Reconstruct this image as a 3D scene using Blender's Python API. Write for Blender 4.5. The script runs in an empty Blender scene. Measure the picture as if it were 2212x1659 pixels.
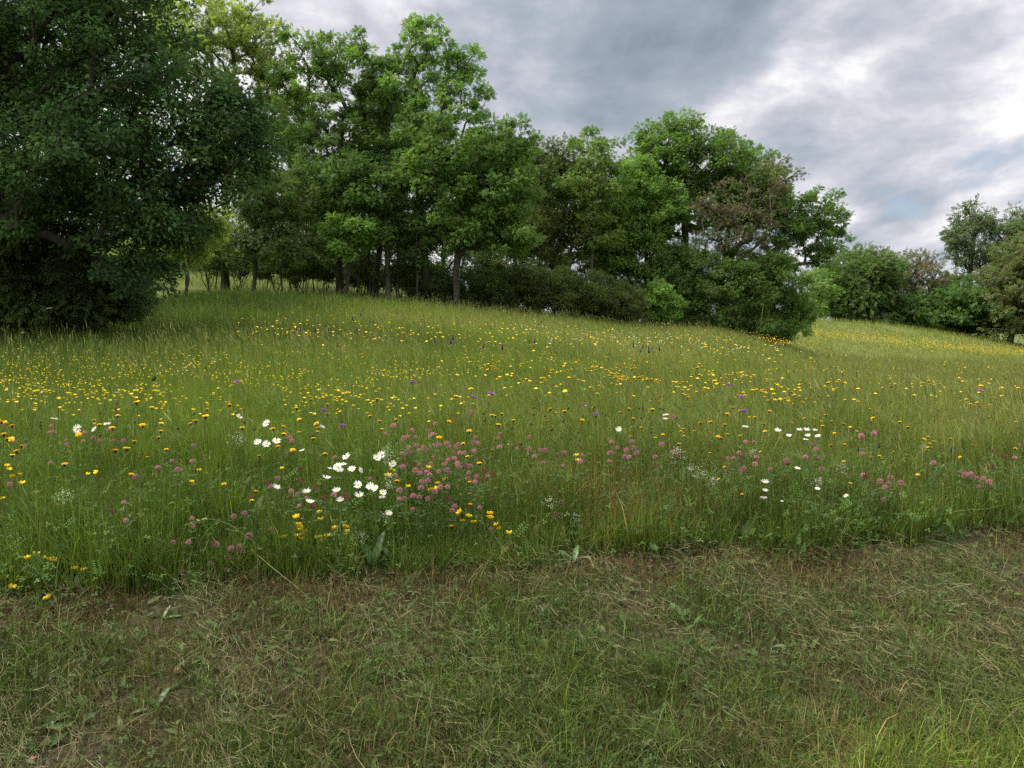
import bpy, math, random
import numpy as np
rng = np.random.default_rng(7)
random.seed(7)
SC = bpy.context.scene
COL = SC.collection

# ------------------------------------------------------------------ camera
EYE, PITCH, FPX = 1.6, math.radians(4.0), 829.0          # FPX: focal length in pixels of a 1024 px wide picture
cam_data = bpy.data.cameras.new("camera")
cam_data.sensor_width = 36.0
cam_data.lens = 36.0 * FPX / 1024.0
cam_data.clip_start, cam_data.clip_end = 0.05, 3000.0
cam = bpy.data.objects.new("camera", cam_data)
COL.objects.link(cam)
cam.location = (0, 0, EYE)
cam.rotation_euler = (math.radians(90) - PITCH, 0, 0)
SC.camera = cam

# ------------------------------------------------------------------ exposure, world, sun
SC.view_settings.view_transform = 'Standard'
SC.view_settings.look = 'None'
SC.view_settings.exposure = 0.4
SC.view_settings.gamma = 1.0
SC.view_settings.use_curve_mapping = False
SC.cycles.max_bounces = 6
SC.cycles.diffuse_bounces = 3
SC.cycles.glossy_bounces = 2
SC.cycles.transmission_bounces = 3
SC.cycles.transparent_max_bounces = 4
SC.cycles.use_denoising = False
SC.cycles.sample_clamp_indirect = 4.0

SUN_EL, SUN_AZ = math.radians(50), math.radians(-100)      # azimuth clockwise from straight ahead (+Y)
world = bpy.data.worlds.new("World")
SC.world = world
world.use_nodes = True
nt = world.node_tree
nt.nodes.clear()


def N(tree, kind, **kw):
    n = tree.nodes.new(kind)
    for k, v in kw.items():
        setattr(n, k, v)
    return n


def vmath(tree, op, a, b=None):
    n = N(tree, 'ShaderNodeVectorMath', operation=op)
    for i, s in enumerate((a, b)):
        if s is None:
            continue
        if isinstance(s, bpy.types.NodeSocket):
            tree.links.new(s, n.inputs[i])
        else:
            n.inputs[i].default_value = s
    return n.outputs['Value'] if op in ('DOT_PRODUCT', 'LENGTH') else n.outputs['Vector']


def smath(tree, op, a, b=None, clamp=False):
    n = N(tree, 'ShaderNodeMath', operation=op, use_clamp=clamp)
    for i, s in enumerate((a, b)):
        if s is None:
            continue
        if isinstance(s, bpy.types.NodeSocket):
            tree.links.new(s, n.inputs[i])
        else:
            n.inputs[i].default_value = s
    return n.outputs[0]


def mixc(tree, fac, a, b, blend='MIX'):
    n = N(tree, 'ShaderNodeMix', data_type='RGBA', blend_type=blend)
    for s, v in ((n.inputs[0], fac), (n.inputs[6], a), (n.inputs[7], b)):
        if isinstance(v, bpy.types.NodeSocket):
            tree.links.new(v, s)
        else:
            s.default_value = v if isinstance(v, (int, float)) else (*v[:3], 1.0)
    return n.outputs[2]


def ramp(tree, fac, stops, interp='EASE'):
    n = N(tree, 'ShaderNodeValToRGB')
    n.color_ramp.interpolation = interp
    e = n.color_ramp.elements
    while len(e) < len(stops):
        e.new(0.5)
    for el, (p, c) in zip(e, stops):
        el.position = p
        el.color = (c, c, c, 1) if isinstance(c, (int, float)) else (*c[:3], 1)
    tree.links.new(fac, n.inputs[0])
    return n.outputs[0]


def noise(tree, vec, scale, detail=5, rough=0.55, dist=0.0, lac=2.0):
    n = N(tree, 'ShaderNodeTexNoise', noise_dimensions='3D')
    tree.links.new(vec, n.inputs['Vector'])
    n.inputs['Scale'].default_value = scale
    n.inputs['Detail'].default_value = detail
    n.inputs['Roughness'].default_value = rough
    n.inputs['Distortion'].default_value = dist
    n.inputs['Lacunarity'].default_value = lac
    return n.outputs['Fac']


tc = N(nt, 'ShaderNodeTexCoord')
DIR = vmath(nt, 'NORMALIZE', tc.outputs['Generated'])
sep = N(nt, 'ShaderNodeSeparateXYZ')
nt.links.new(DIR, sep.inputs[0])
zc = smath(nt, 'ADD', smath(nt, 'MAXIMUM', sep.outputs['Z'], 0.0), 0.10)
comb = N(nt, 'ShaderNodeCombineXYZ')
nt.links.new(smath(nt, 'DIVIDE', sep.outputs['X'], zc), comb.inputs[0])
nt.links.new(smath(nt, 'DIVIDE', sep.outputs['Y'], zc), comb.inputs[1])
PL = comb.outputs[0]                                      # the cloud deck seen as a level plane
rot = N(nt, 'ShaderNodeMapping')
nt.links.new(PL, rot.inputs[0])
rot.inputs['Rotation'].default_value = (0, 0, math.radians(6))
rot.inputs['Scale'].default_value = (1.0, 0.11, 1.0)
rot2 = N(nt, 'ShaderNodeMapping')
nt.links.new(PL, rot2.inputs[0])
rot2.inputs['Rotation'].default_value = (0, 0, math.radians(6))
rot2.inputs['Scale'].default_value = (1.0, 0.30, 1.0)
STR = rot.outputs[0]                                      # drawn out along the wind
mp = N(nt, 'ShaderNodeMapping')
nt.links.new(DIR, mp.inputs[0])
mp.inputs['Scale'].default_value = (0.8, 0.8, 1.5)
nbig = noise(nt, STR, 1.5, 4, 0.45, 0.4)
nmid = noise(nt, rot2.outputs[0], 2.3, 6, 0.46, 0.5)
nfin = noise(nt, mp.outputs[0], 8.0, 11, 0.62, 0.15)


def dirv(u, v):
    x, z = (u - 512) / FPX, (384 - v) / FPX
    c, s = math.cos(PITCH), math.sin(PITCH)
    d = np.array((x, c + z * s, z * c - s))
    return tuple(d / np.linalg.norm(d))


def patch(u, v, deg, soft):
    """smooth 1..0 bump round a direction of the sky"""
    d = vmath(nt, 'DOT_PRODUCT', DIR, dirv(u, v))
    a = smath(nt, 'ARCCOSINE', d)
    a = smath(nt, 'ADD', a, smath(nt, 'MULTIPLY', smath(nt, 'SUBTRACT', nmid, 0.5), soft))
    n = N(nt, 'ShaderNodeMapRange', interpolation_type='SMOOTHSTEP')
    nt.links.new(a, n.inputs[0])
    n.inputs[1].default_value = math.radians(deg)
    n.inputs[2].default_value = math.radians(deg * 0.25)
    return n.outputs[0]


# brightness of the cloud deck: big soft masses, finer billows, one darker slate bank and lighter breaks
val = smath(nt, 'ADD', smath(nt, 'MULTIPLY', nbig, 0.75), smath(nt, 'MULTIPLY', nmid, 0.60))
val = smath(nt, 'ADD', val, smath(nt, 'MULTIPLY', nfin, 1.10))
val = smath(nt, 'ADD', val, -0.665)
for (u, v, deg, soft, k) in ((575, 40, 16, 0.30, -0.19), (530, 80, 8, 0.15, -0.03), (700, 25, 9, 0.15, -0.10), (900, 5, 7, 0.1, -0.12),
                             (960, 120, 16, 0.25, 0.04), (915, 205, 9, 0.10, 0.01), (740, 105, 6, 0.14, 0.04),
                             (1010, 30, 10, 0.15, 0.10), (880, 232, 4.5, 0.1, -0.16), (840, 150, 8, 0.2, -0.05),
                             (330, 10, 9, 0.1, 0.06)):
    val = smath(nt, 'ADD', val, smath(nt, 'MULTIPLY', patch(u, v, deg, soft), k))
CG = 10.0
cloud = ramp(nt, val, ((0.04, (0.205, 0.25, 0.305)), (0.34, (0.33, 0.37, 0.43)), (0.50, (0.47, 0.485, 0.54)),
                       (0.62, (0.62, 0.62, 0.66)), (0.78, (0.90, 0.89, 0.87))), 'LINEAR')
sky = N(nt, 'ShaderNodeTexSky', sky_type='NISHITA', sun_disc=False)
sky.sun_elevation, sky.sun_rotation = SUN_EL, SUN_AZ
sky.air_density, sky.dust_density, sky.ozone_density = 1.0, 0.6, 1.5
gap = smath(nt, 'MAXIMUM', patch(893, 219, 1.6, 0.20), smath(nt, 'MULTIPLY', patch(1015, 140, 4.0, 0.34), 0.35))
gap = smath(nt, 'MULTIPLY', gap, ramp(nt, nfin, ((0.38, 1.0), (0.56, 0.0))))
cs = N(nt, 'ShaderNodeVectorMath', operation='SCALE')
nt.links.new(cloud, cs.inputs[0])
cs.inputs['Scale'].default_value = CG
skyc = mixc(nt, gap, cs.outputs[0], sky.outputs[0])
# unseen sky overhead boosted to light the scene more; overcast zeniths brighten too
ov = N(nt, 'ShaderNodeMapRange', interpolation_type='SMOOTHSTEP')
nt.links.new(sep.outputs['Z'], ov.inputs[0])
ov.inputs[1].default_value, ov.inputs[2].default_value = 0.46, 0.85
ov.inputs[3].default_value, ov.inputs[4].default_value = 1.0, 3.2
hi = N(nt, 'ShaderNodeVectorMath', operation='SCALE')
nt.links.new(skyc, hi.inputs[0])
nt.links.new(ov.outputs[0], hi.inputs['Scale'])
skyc = hi.outputs[0]
bg = N(nt, 'ShaderNodeBackground')
bg.inputs['Strength'].default_value = 0.10
nt.links.new(skyc, bg.inputs['Color'])
wo = N(nt, 'ShaderNodeOutputWorld')
nt.links.new(bg.outputs[0], wo.inputs[0])

sun_data = bpy.data.lights.new("sun", 'SUN')
sun_data.energy = 3.8
sun_data.angle = math.radians(18)
sun_data.color = (1.0, 0.94, 0.80)
sun = bpy.data.objects.new("sun", sun_data)
COL.objects.link(sun)
sd = np.array((math.sin(SUN_AZ) * math.cos(SUN_EL), math.cos(SUN_AZ) * math.cos(SUN_EL), math.sin(SUN_EL)))
from mathutils import Vector, Matrix, Euler
sun.rotation_euler = Vector(-sd).to_track_quat('-Z', 'Y').to_euler()
sun.location = Vector(sd * 50)

# ------------------------------------------------------------------ materials


def leaf_mat(name, trans=0.35, rough=0.5, spec=0.25, var=0.25, attr='tint', vscale=30.0):
    m = bpy.data.materials.new(name)
    m.use_nodes = True
    t = m.node_tree
    t.nodes.clear()
    a = N(t, 'ShaderNodeAttribute', attribute_name=attr)
    geo = N(t, 'ShaderNodeNewGeometry')
    nz = noise(t, geo.outputs['Position'], vscale, 3, 0.6)
    mul = ramp(t, nz, ((0.3, 1.0 - var), (0.7, 1.0 + var)), 'LINEAR')
    c = mixc(t, 1.0, a.outputs['Color'], mul, 'MULTIPLY')
    p = N(t, 'ShaderNodeBsdfPrincipled')
    t.links.new(c, p.inputs['Base Color'])
    p.inputs['Roughness'].default_value = rough
    p.inputs['Specular IOR Level'].default_value = spec
    out = N(t, 'ShaderNodeOutputMaterial')
    if trans > 0:
        tr = N(t, 'ShaderNodeBsdfTranslucent')
        c2 = mixc(t, 1.0, c, (1.15, 1.25, 0.75), 'MULTIPLY')
        t.links.new(c2, tr.inputs['Color'])
        mx = N(t, 'ShaderNodeMixShader')
        mx.inputs[0].default_value = trans
        t.links.new(p.outputs[0], mx.inputs[1])
        t.links.new(tr.outputs[0], mx.inputs[2])
        t.links.new(mx.outputs[0], out.inputs[0])
    else:
        t.links.new(p.outputs[0], out.inputs[0])
    return m


def plain_mat(name, c1, c2, scale=60.0, rough=0.6, spec=0.25, trans=0.0, bump=0.0):
    m = bpy.data.materials.new(name)
    m.use_nodes = True
    t = m.node_tree
    t.nodes.clear()
    tcn = N(t, 'ShaderNodeTexCoord')
    oi = N(t, 'ShaderNodeObjectInfo')
    nz = noise(t, tcn.outputs['Object'], scale, 4, 0.6)
    c = mixc(t, ramp(t, nz, ((0.3, 0.0), (0.7, 1.0)), 'LINEAR'), c1, c2)
    br = ramp(t, oi.outputs['Random'], ((0.0, 0.82), (1.0, 1.15)), 'LINEAR')
    c = mixc(t, 1.0, c, br, 'MULTIPLY')
    p = N(t, 'ShaderNodeBsdfPrincipled')
    t.links.new(c, p.inputs['Base Color'])
    p.inputs['Roughness'].default_value = rough
    p.inputs['Specular IOR Level'].default_value = spec
    if bump:
        b = N(t, 'ShaderNodeBump')
        b.inputs['Strength'].default_value = bump
        b.inputs['Distance'].default_value = 0.03
        t.links.new(nz, b.inputs['Height'])
        t.links.new(b.outputs[0], p.inputs['Normal'])
    out = N(t, 'ShaderNodeOutputMaterial')
    if trans:
        tr = N(t, 'ShaderNodeBsdfTranslucent')
        t.links.new(c, tr.inputs['Color'])
        mx = N(t, 'ShaderNodeMixShader')
        mx.inputs[0].default_value = trans
        t.links.new(p.outputs[0], mx.inputs[1])
        t.links.new(tr.outputs[0], mx.inputs[2])
        t.links.new(mx.outputs[0], out.inputs[0])
    else:
        t.links.new(p.outputs[0], out.inputs[0])
    return m


M_LEAF = leaf_mat("tree_leaf", 0.50, 0.55, 0.15, 0.12, vscale=2.0)
M_OAK = leaf_mat("oak_leaf", 0.40, 0.65, 0.08, 0.12, vscale=4.0)
M_GRASS = leaf_mat("meadow_grass", 0.40, 0.55, 0.12, 0.15, vscale=9.0)
M_MOWN = leaf_mat("mown_grass", 0.25, 0.6, 0.2, 0.15, vscale=40.0)
M_FORB = leaf_mat("forb_leaf", 0.34, 0.5, 0.18, 0.12, vscale=40.0)
M_BARK = plain_mat("ash_bark", (0.055, 0.05, 0.038), (0.14, 0.13, 0.10), 6.0, 0.9, 0.1, bump=0.6)
M_BARKD = plain_mat("dark_bark", (0.035, 0.03, 0.024), (0.085, 0.075, 0.06), 8.0, 0.9, 0.1, bump=0.6)
M_STEM = plain_mat("flower_stem", (0.09, 0.15, 0.035), (0.13, 0.19, 0.05), 80.0, 0.55, 0.25, trans=0.2)
M_STEMR = plain_mat("reddish_stem", (0.12, 0.10, 0.04), (0.16, 0.13, 0.05), 80.0, 0.55, 0.25, trans=0.2)
M_WHITE = plain_mat("daisy_petal", (0.80, 0.80, 0.77), (0.86, 0.86, 0.84), 200.0, 0.55, 0.2, trans=0.3)
M_DISC = plain_mat("daisy_disc", (0.72, 0.36, 0.01), (0.85, 0.50, 0.02), 900.0, 0.7, 0.15)
M_YEL = plain_mat("yellow_petal", (0.86, 0.56, 0.008), (0.92, 0.66, 0.012), 300.0, 0.5, 0.2, trans=0.25)
M_ORA = plain_mat("deep_yellow_petal", (0.88, 0.50, 0.006), (0.92, 0.58, 0.008), 300.0, 0.5, 0.2, trans=0.25)
M_LEMON = plain_mat("lemon_petal", (0.86, 0.60, 0.008), (0.92, 0.68, 0.01), 300.0, 0.4, 0.3, trans=0.25)
M_CALYX = plain_mat("dark_calyx", (0.025, 0.035, 0.012), (0.06, 0.07, 0.025), 300.0, 0.6, 0.2)
M_PINK = plain_mat("clover_pink", (0.46, 0.16, 0.23), (0.70, 0.42, 0.44), 260.0, 0.6, 0.2, trans=0.25)
M_DUSK = plain_mat("clover_faded", (0.18, 0.06, 0.042), (0.34, 0.16, 0.13), 260.0, 0.7, 0.15, trans=0.15)
M_MAUVE = plain_mat("mauve_petal", (0.42, 0.16, 0.48), (0.55, 0.26, 0.60), 260.0, 0.6, 0.2, trans=0.25)
M_VIOLET = plain_mat("violet_petal", (0.10, 0.05, 0.20), (0.17, 0.08, 0.30), 260.0, 0.6, 0.2, trans=0.2)
M_CREAM = plain_mat("cream_petal", (0.62, 0.65, 0.48), (0.75, 0.76, 0.60), 260.0, 0.6, 0.2, trans=0.25)
M_LEAFG = plain_mat("herb_leaf", (0.055, 0.115, 0.030), (0.085, 0.155, 0.04), 40.0, 0.45, 0.35, trans=0.25)
M_DOCK = plain_mat("broad_leaf", (0.07, 0.155, 0.035), (0.10, 0.20, 0.05), 14.0, 0.4, 0.4, trans=0.25)
M_PALE = plain_mat("wilted_leaf", (0.20, 0.27, 0.10), (0.30, 0.36, 0.16), 20.0, 0.55, 0.3, trans=0.25)
M_RUST = plain_mat("dry_leaf", (0.26, 0.11, 0.05), (0.38, 0.20, 0.11), 30.0, 0.7, 0.2, trans=0.1)
M_STRAW = plain_mat("straw_stalk", (0.20, 0.23, 0.075), (0.30, 0.31, 0.12), 40.0, 0.6, 0.25, trans=0.2)

# ------------------------------------------------------------------ numpy mesh builder


class MB:
    def __init__(self):
        self.v, self.f, self.t, self.c, self.mi, self.n = [], [], [], [], [], 0

    def add(self, V, F, C=None, mi=0):
        """V (n,3); F (m,k) index array; C (n,3) or (3,) linear colour"""
        V = np.asarray(V, np.float32).reshape(-1, 3)
        F = np.asarray(F, np.int32)
        if len(V) == 0:
            return
        self.v.append(V)
        self.f.append((F + self.n).ravel())
        self.t.append(np.full(len(F), F.shape[1], np.int32))
        self.mi.append(np.full(len(F), mi, np.int32))
        if C is None:
            C = (0.1, 0.15, 0.05)
        C = np.broadcast_to(np.asarray(C, np.float32), (len(V), 3))
        self.c.append(C)
        self.n += len(V)

    def mesh(self, name, mats, smooth=False):
        me = bpy.data.meshes.new(name)
        if self.n:
            V = np.concatenate(self.v)
            F = np.concatenate(self.f)
            T = np.concatenate(self.t)
            me.vertices.add(len(V))
            me.vertices.foreach_set('co', V.ravel())
            me.loops.add(len(F))
            me.loops.foreach_set('vertex_index', F)
            me.polygons.add(len(T))
            st = np.zeros(len(T), np.int32)
            st[1:] = np.cumsum(T)[:-1]
            me.polygons.foreach_set('loop_start', st)
            me.polygons.foreach_set('material_index', np.concatenate(self.mi))
            me.update(calc_edges=True)
            C = np.concatenate(self.c)
            C4 = np.ones((len(C), 4), np.float32)
            C4[:, :3] = C
            at = me.color_attributes.new('tint', 'FLOAT_COLOR', 'POINT')
            at.data.foreach_set('color', C4.ravel())
            me.polygons.foreach_set('use_smooth', np.full(len(T), smooth, bool))
        for m in (mats if isinstance(mats, (list, tuple)) else [mats]):
            me.materials.append(m)
        return me

    def build(self, name, mats, parent=None, smooth=False):
        o = bpy.data.objects.new(name, self.mesh(name, mats, smooth))
        COL.objects.link(o)
        if parent is not None:
            o.parent = parent
        return o


def tag(o, label=None, cat=None, group=None, kind=None):
    if label:
        o['label'] = label
    if cat:
        o['category'] = cat
    if group:
        o['group'] = group
    if kind:
        o['kind'] = kind
    return o


def empty(name, loc=(0, 0, 0), rz=0.0, scale=1.0):
    o = bpy.data.objects.new(name, None)
    o.empty_display_size = 0.1
    COL.objects.link(o)
    o.location = loc
    o.rotation_euler = (0, 0, rz)
    o.scale = (scale,) * 3
    return o


def norm(a):
    return a / np.maximum(np.linalg.norm(a, axis=-1, keepdims=True), 1e-9)


def vnoise(x, y, seed=0):
    """smooth lattice noise 0..1"""
    x, y = np.asarray(x, float), np.asarray(y, float)
    xi, yi = np.floor(x).astype(np.int64), np.floor(y).astype(np.int64)
    fx, fy = x - xi, y - yi
    fx, fy = fx * fx * (3 - 2 * fx), fy * fy * (3 - 2 * fy)

    def h(a, b):
        n = (a * 374761393 + b * 668265263 + seed * 1442695041) & 0xFFFFFFFF
        n = ((n ^ (n >> 13)) * 1274126177) & 0xFFFFFFFF
        return ((n ^ (n >> 16)) & 0xFFFF) / 65535.0
    return (h(xi, yi) * (1 - fx) + h(xi + 1, yi) * fx) * (1 - fy) + (h(xi, yi + 1) * (1 - fx) + h(xi + 1, yi + 1) * fx) * fy


def fbm(x, y, seed=0, o=3):
    s = w = 0
    for k in range(o):
        s = s + vnoise(np.asarray(x) * 2 ** k, np.asarray(y) * 2 ** k, seed + k) * 0.5 ** k
        w += 0.5 ** k
    return s / w


def scatter(mb, TV, TF, P, R, S, C, mi=0):
    """copies of a template (TV verts, TF equal-length faces) at P (n,3) with matrices R (n,3,3), scales S (n,) and colours C (n,3)"""
    n, k = len(P), len(TV)
    if n == 0:
        return
    V = np.einsum('nij,kj->nki', R, TV) * np.asarray(S).reshape(n, 1, 1) + P[:, None, :]
    F = (np.asarray(TF)[None] + (np.arange(n) * k)[:, None, None]).reshape(-1, np.asarray(TF).shape[1])
    mb.add(V.reshape(-1, 3), F, np.repeat(C, k, axis=0), mi)


def frames(fwd, nrm):
    """rotation matrices whose Y column is fwd and whose Z column is as near nrm as can be"""
    y = norm(fwd)
    x = norm(np.cross(y, nrm))
    z = np.cross(x, y)
    return np.stack((x, y, z), axis=-1)


def rand_unit(n):
    return norm(rng.normal(size=(n, 3)))


def tube(mb, P, R, sides=5, C=(0.1, 0.1, 0.1), mi=0, cap=False):
    """tube through points P with radii R"""
    P = np.asarray(P, float)
    R = np.broadcast_to(np.asarray(R, float), (len(P),))
    d = norm(np.gradient(P, axis=0))
    ref = np.tile((0.37, 0.91, 0.13), (len(P), 1)) if abs(d[0, 2]) > 0.7 else np.tile((0, 0, 1.0), (len(P), 1))
    a = norm(np.cross(d, ref))
    b = np.cross(d, a)
    th = np.arange(sides) * 2 * math.pi / sides
    V = P[:, None] + R[:, None, None] * (np.cos(th)[None, :, None] * a[:, None] + np.sin(th)[None, :, None] * b[:, None])
    i = np.arange(len(P) - 1)[:, None] * sides
    j = np.arange(sides)[None]
    F = np.stack((i + j, i + (j + 1) % sides, i + sides + (j + 1) % sides, i + sides + j), -1).reshape(-1, 4)
    mb.add(V.reshape(-1, 3), F, C, mi)
    if cap:
        mb.add(V[-1], np.arange(sides)[None], C, mi)


# ------------------------------------------------------------------ the lie of the land
# columns: tangent of the bearing (x / y) -> where the meadow ends (distance, height of its far edge) and the land beyond
_U = np.array((-500, 0, 110, 200, 340, 430, 500, 560, 640, 700, 750, 790, 815, 900, 1024, 1500), float)
_D = np.array((16, 17, 24, 33, 38, 39, 40, 41, 44, 58, 70, 74, 76, 80, 88, 100), float)
_E = np.array((324, 318, 303, 285, 290, 298, 305, 312, 321, 320, 315, 312, 312, 319, 340, 418), float)
_Z = np.array((12.0, 12.0, 12.0, 11.5, 10.4, 7.4, 4.4, 2.4, 0.8, 0.8, 0.9, 0.8, 0.6, -0.6, -4.0, -9.0), float)
_tanp = math.tan(PITCH)


def ray_tan(v):
    """slope z/y of the ray through picture row v"""
    t = (384 - np.asarray(v, float)) / FPX
    c, s = math.cos(PITCH), math.sin(PITCH)
    return (t * c - s) / (c + t * s)


_A = (_U - 512) / FPX
_zD = EYE + _D * ray_tan(_E) - 0.42
AG = np.linspace(-1.3, 1.3, 209)
YG = np.exp(np.linspace(math.log(0.5), math.log(900), 320))


def edge_y(x):
    """line between the mown verge and the standing meadow"""
    x = np.asarray(x, float)
    return 4.03 + 0.205 * x + 0.22 * (fbm(x * 1.3 + 5, x * 0 + 2.0, 3) - 0.5) + 0.16 * (vnoise(x * 4.1, x * 0 + 7.0, 5) - 0.5)


def _build_z():
    Z = np.zeros((len(AG), len(YG)))
    D = np.interp(AG, _A, _D)
    zD = np.interp(AG, _A, _zD)
    zF = np.interp(AG, _A, _Z)
    for i, a in enumerate(AG):
        aa = min(max(a, -0.8), 0.8)
        ye = 4.03 / (1 - 0.205 * aa)
        wr = min(max((a - .26) / .10, 0), 1)
        ky = (0.0, 2.0, 2.55, ye - 0.35, ye, ye + 1.1, D[i] * 0.5 + ye * 0.5, (D[i] * 0.5 + ye * 0.5) * 1.22, D[i], D[i] * 1.12, max(100.0, D[i] * 1.35), 400.0, 900.0)
        zm = 0.40 + 0.17 + (zD[i] - 0.57) * (0.47 - 0.12 * min(max((a - .2) / .12, 0), 1))
        zm = zm * (1 - wr) + (-0.22 - 2.2 * max(a - .35, 0)) * wr
        q1 = D[i] * 0.5 + ye * 0.5
        zl = zm + (zD[i] - zm) * (0.22 * q1) / (D[i] - q1)
        zdip = zl * (1 - wr) + (zm - 0.45) * wr
        zb = zD[i] + (-0.12 * D[i] * 0.12 if a > 0.33 else 0.12)
        kz = (0.0, 0.0, 0.07, 0.355, 0.41, 0.57, zm, zdip, zD[i], zb, zF[i], zF[i] + 1.0, zF[i])
        Z[i] = np.interp(YG, ky, kz)
    for ax, s in ((1, 1.6), (0, 2.2)):
        r = int(4 * s)
        k = np.exp(-0.5 * (np.arange(-r, r + 1) / s) ** 2)
        k /= k.sum()
        Zp = np.pad(Z, [(r, r) if q == ax else (0, 0) for q in (0, 1)], mode='edge')
        Z = sum(w * np.take(Zp, np.arange(Z.shape[ax]) + q, axis=ax) for q, w in enumerate(k))
    return Z


ZG = _build_z()


def ground(x, y):
    x, y = np.asarray(x, float), np.asarray(y, float)
    yy = np.maximum(y, 0.5)
    a = np.clip(x / yy, AG[0], AG[-1] - 1e-6)
    fi = (a - AG[0]) / (AG[1] - AG[0])
    fj = np.clip((np.log(np.minimum(yy, 899)) - math.log(0.5)) / (math.log(900 / 0.5) / (len(YG) - 1)), 0, len(YG) - 1.001)
    i, j = np.minimum(fi.astype(int), len(AG) - 2), fj.astype(int)
    p, q = fi - i, fj - j
    z = (ZG[i, j] * (1 - p) + ZG[i + 1, j] * p) * (1 - q) + (ZG[i, j + 1] * (1 - p) + ZG[i + 1, j + 1] * p) * q
    bump = 0.05 * (fbm(x * 1.1, y * 1.1, 11) - 0.5) + 0.03 * (fbm(x * 5, y * 5, 12) - 0.5)
    return z + bump * np.clip((yy - 0.5) / 2, 0, 1)


_YS = np.exp(np.linspace(math.log(1.8), math.log(300), 700))


def place(u, v, h=0.0, ymin=None):
    """point of the land seen at picture point (u, v) of the 1024 x 768 frame, h metres above the soil -> root (x, y, z), height used"""
    x = _YS * (u - 512) / FPX / (math.cos(PITCH) + (384 - v) / FPX * math.sin(PITCH))
    zr = EYE + _YS * ray_tan(v)
    g = ground(x, _YS)
    while True:
        d = zr - g - h
        k = np.argmax(d < 0)
        if d[k] >= 0:
            k = len(d) - 1
        k = max(k, 1)
        t = d[k - 1] / (d[k - 1] - d[k] + 1e-12)
        t = min(max(t, 0), 1)
        Y = _YS[k - 1] + t * (_YS[k] - _YS[k - 1])
        X = x[k - 1] + t * (x[k] - x[k - 1])
        if ymin is None or h < 0.06 or Y > edge_y(X) + ymin:
            return X, Y, float(ground(X, Y)), h
        h *= 0.88


# the ground sheet, finer where it is near
def build_ground():
    az = np.concatenate((np.linspace(-48, 48, 385), np.linspace(48, 312, 67)[1:-1]))
    rad = np.concatenate(((0.0,), np.exp(np.linspace(math.log(0.4), math.log(900), 360))))
    A, Rr = np.meshgrid(np.radians(az), rad, indexing='ij')
    X, Y = Rr * np.sin(A), Rr * np.cos(A)
    V = np.stack((X, Y, ground(X, Y)), -1).reshape(-1, 3)
    na, nr = len(az), len(rad)
    i = np.arange(na)[:, None]
    j = np.arange(nr - 1)[None]
    F = np.stack((i * nr + j, i * nr + j + 1, ((i + 1) % na) * nr + j + 1, ((i + 1) % na) * nr + j), -1).reshape(-1, 4)
    m = bpy.data.materials.new("soil_and_thatch")
    m.use_nodes = True
    t = m.node_tree
    t.nodes.clear()
    geo = N(t, 'ShaderNodeNewGeometry')
    pos = geo.outputs['Position']
    n1 = noise(t, pos, 1.6, 6, 0.6)
    n2 = noise(t, pos, 35.0, 6, 0.7)
    soil = mixc(t, ramp(t, n2, ((0.35, 0.0), (0.65, 1.0)), 'LINEAR'), (0.030, 0.020, 0.014), (0.10, 0.065, 0.042))
    mown = mixc(t, ramp(t, n1, ((0.35, 0.0), (0.6, 1.0)), 'LINEAR'), soil,
                mixc(t, ramp(t, n2, ((0.4, 0.0), (0.6, 1.0)), 'LINEAR'), (0.022, 0.026, 0.009), (0.07, 0.07, 0.028)))
    turf = mixc(t, ramp(t, noise(t, pos, 0.5, 6, 0.65), ((0.35, 0.0), (0.65, 1.0)), 'LINEAR'), (0.075, 0.105, 0.024), (0.13, 0.15, 0.04))
    sp = N(t, 'ShaderNodeSeparateXYZ')
    t.links.new(pos, sp.inputs[0])
    far = N(t, 'ShaderNodeMapRange')
    t.links.new(sp.outputs['Y'], far.inputs[0])
    far.inputs[1].default_value, far.inputs[2].default_value = 5.5, 12.0
    c = mixc(t, far.outputs[0], mown, turf)
    p = N(t, 'ShaderNodeBsdfPrincipled')
    t.links.new(c, p.inputs['Base Color'])
    p.inputs['Roughness'].default_value = 0.95
    p.inputs['Specular IOR Level'].default_value = 0.1
    b = N(t, 'ShaderNodeBump')
    b.inputs['Strength'].default_value = 0.8
    b.inputs['Distance'].default_value = 0.02
    t.links.new(n2, b.inputs['Height'])
    t.links.new(b.outputs[0], p.inputs['Normal'])
    o = N(t, 'ShaderNodeOutputMaterial')
    t.links.new(p.outputs[0], o.inputs[0])
    mb = MB()
    mb.add(V, F)
    tag(mb.build("ground", m, smooth=True), kind='structure')


build_ground()

# ------------------------------------------------------------------ trees
S22 = 1024.0 / 2212.0


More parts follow.
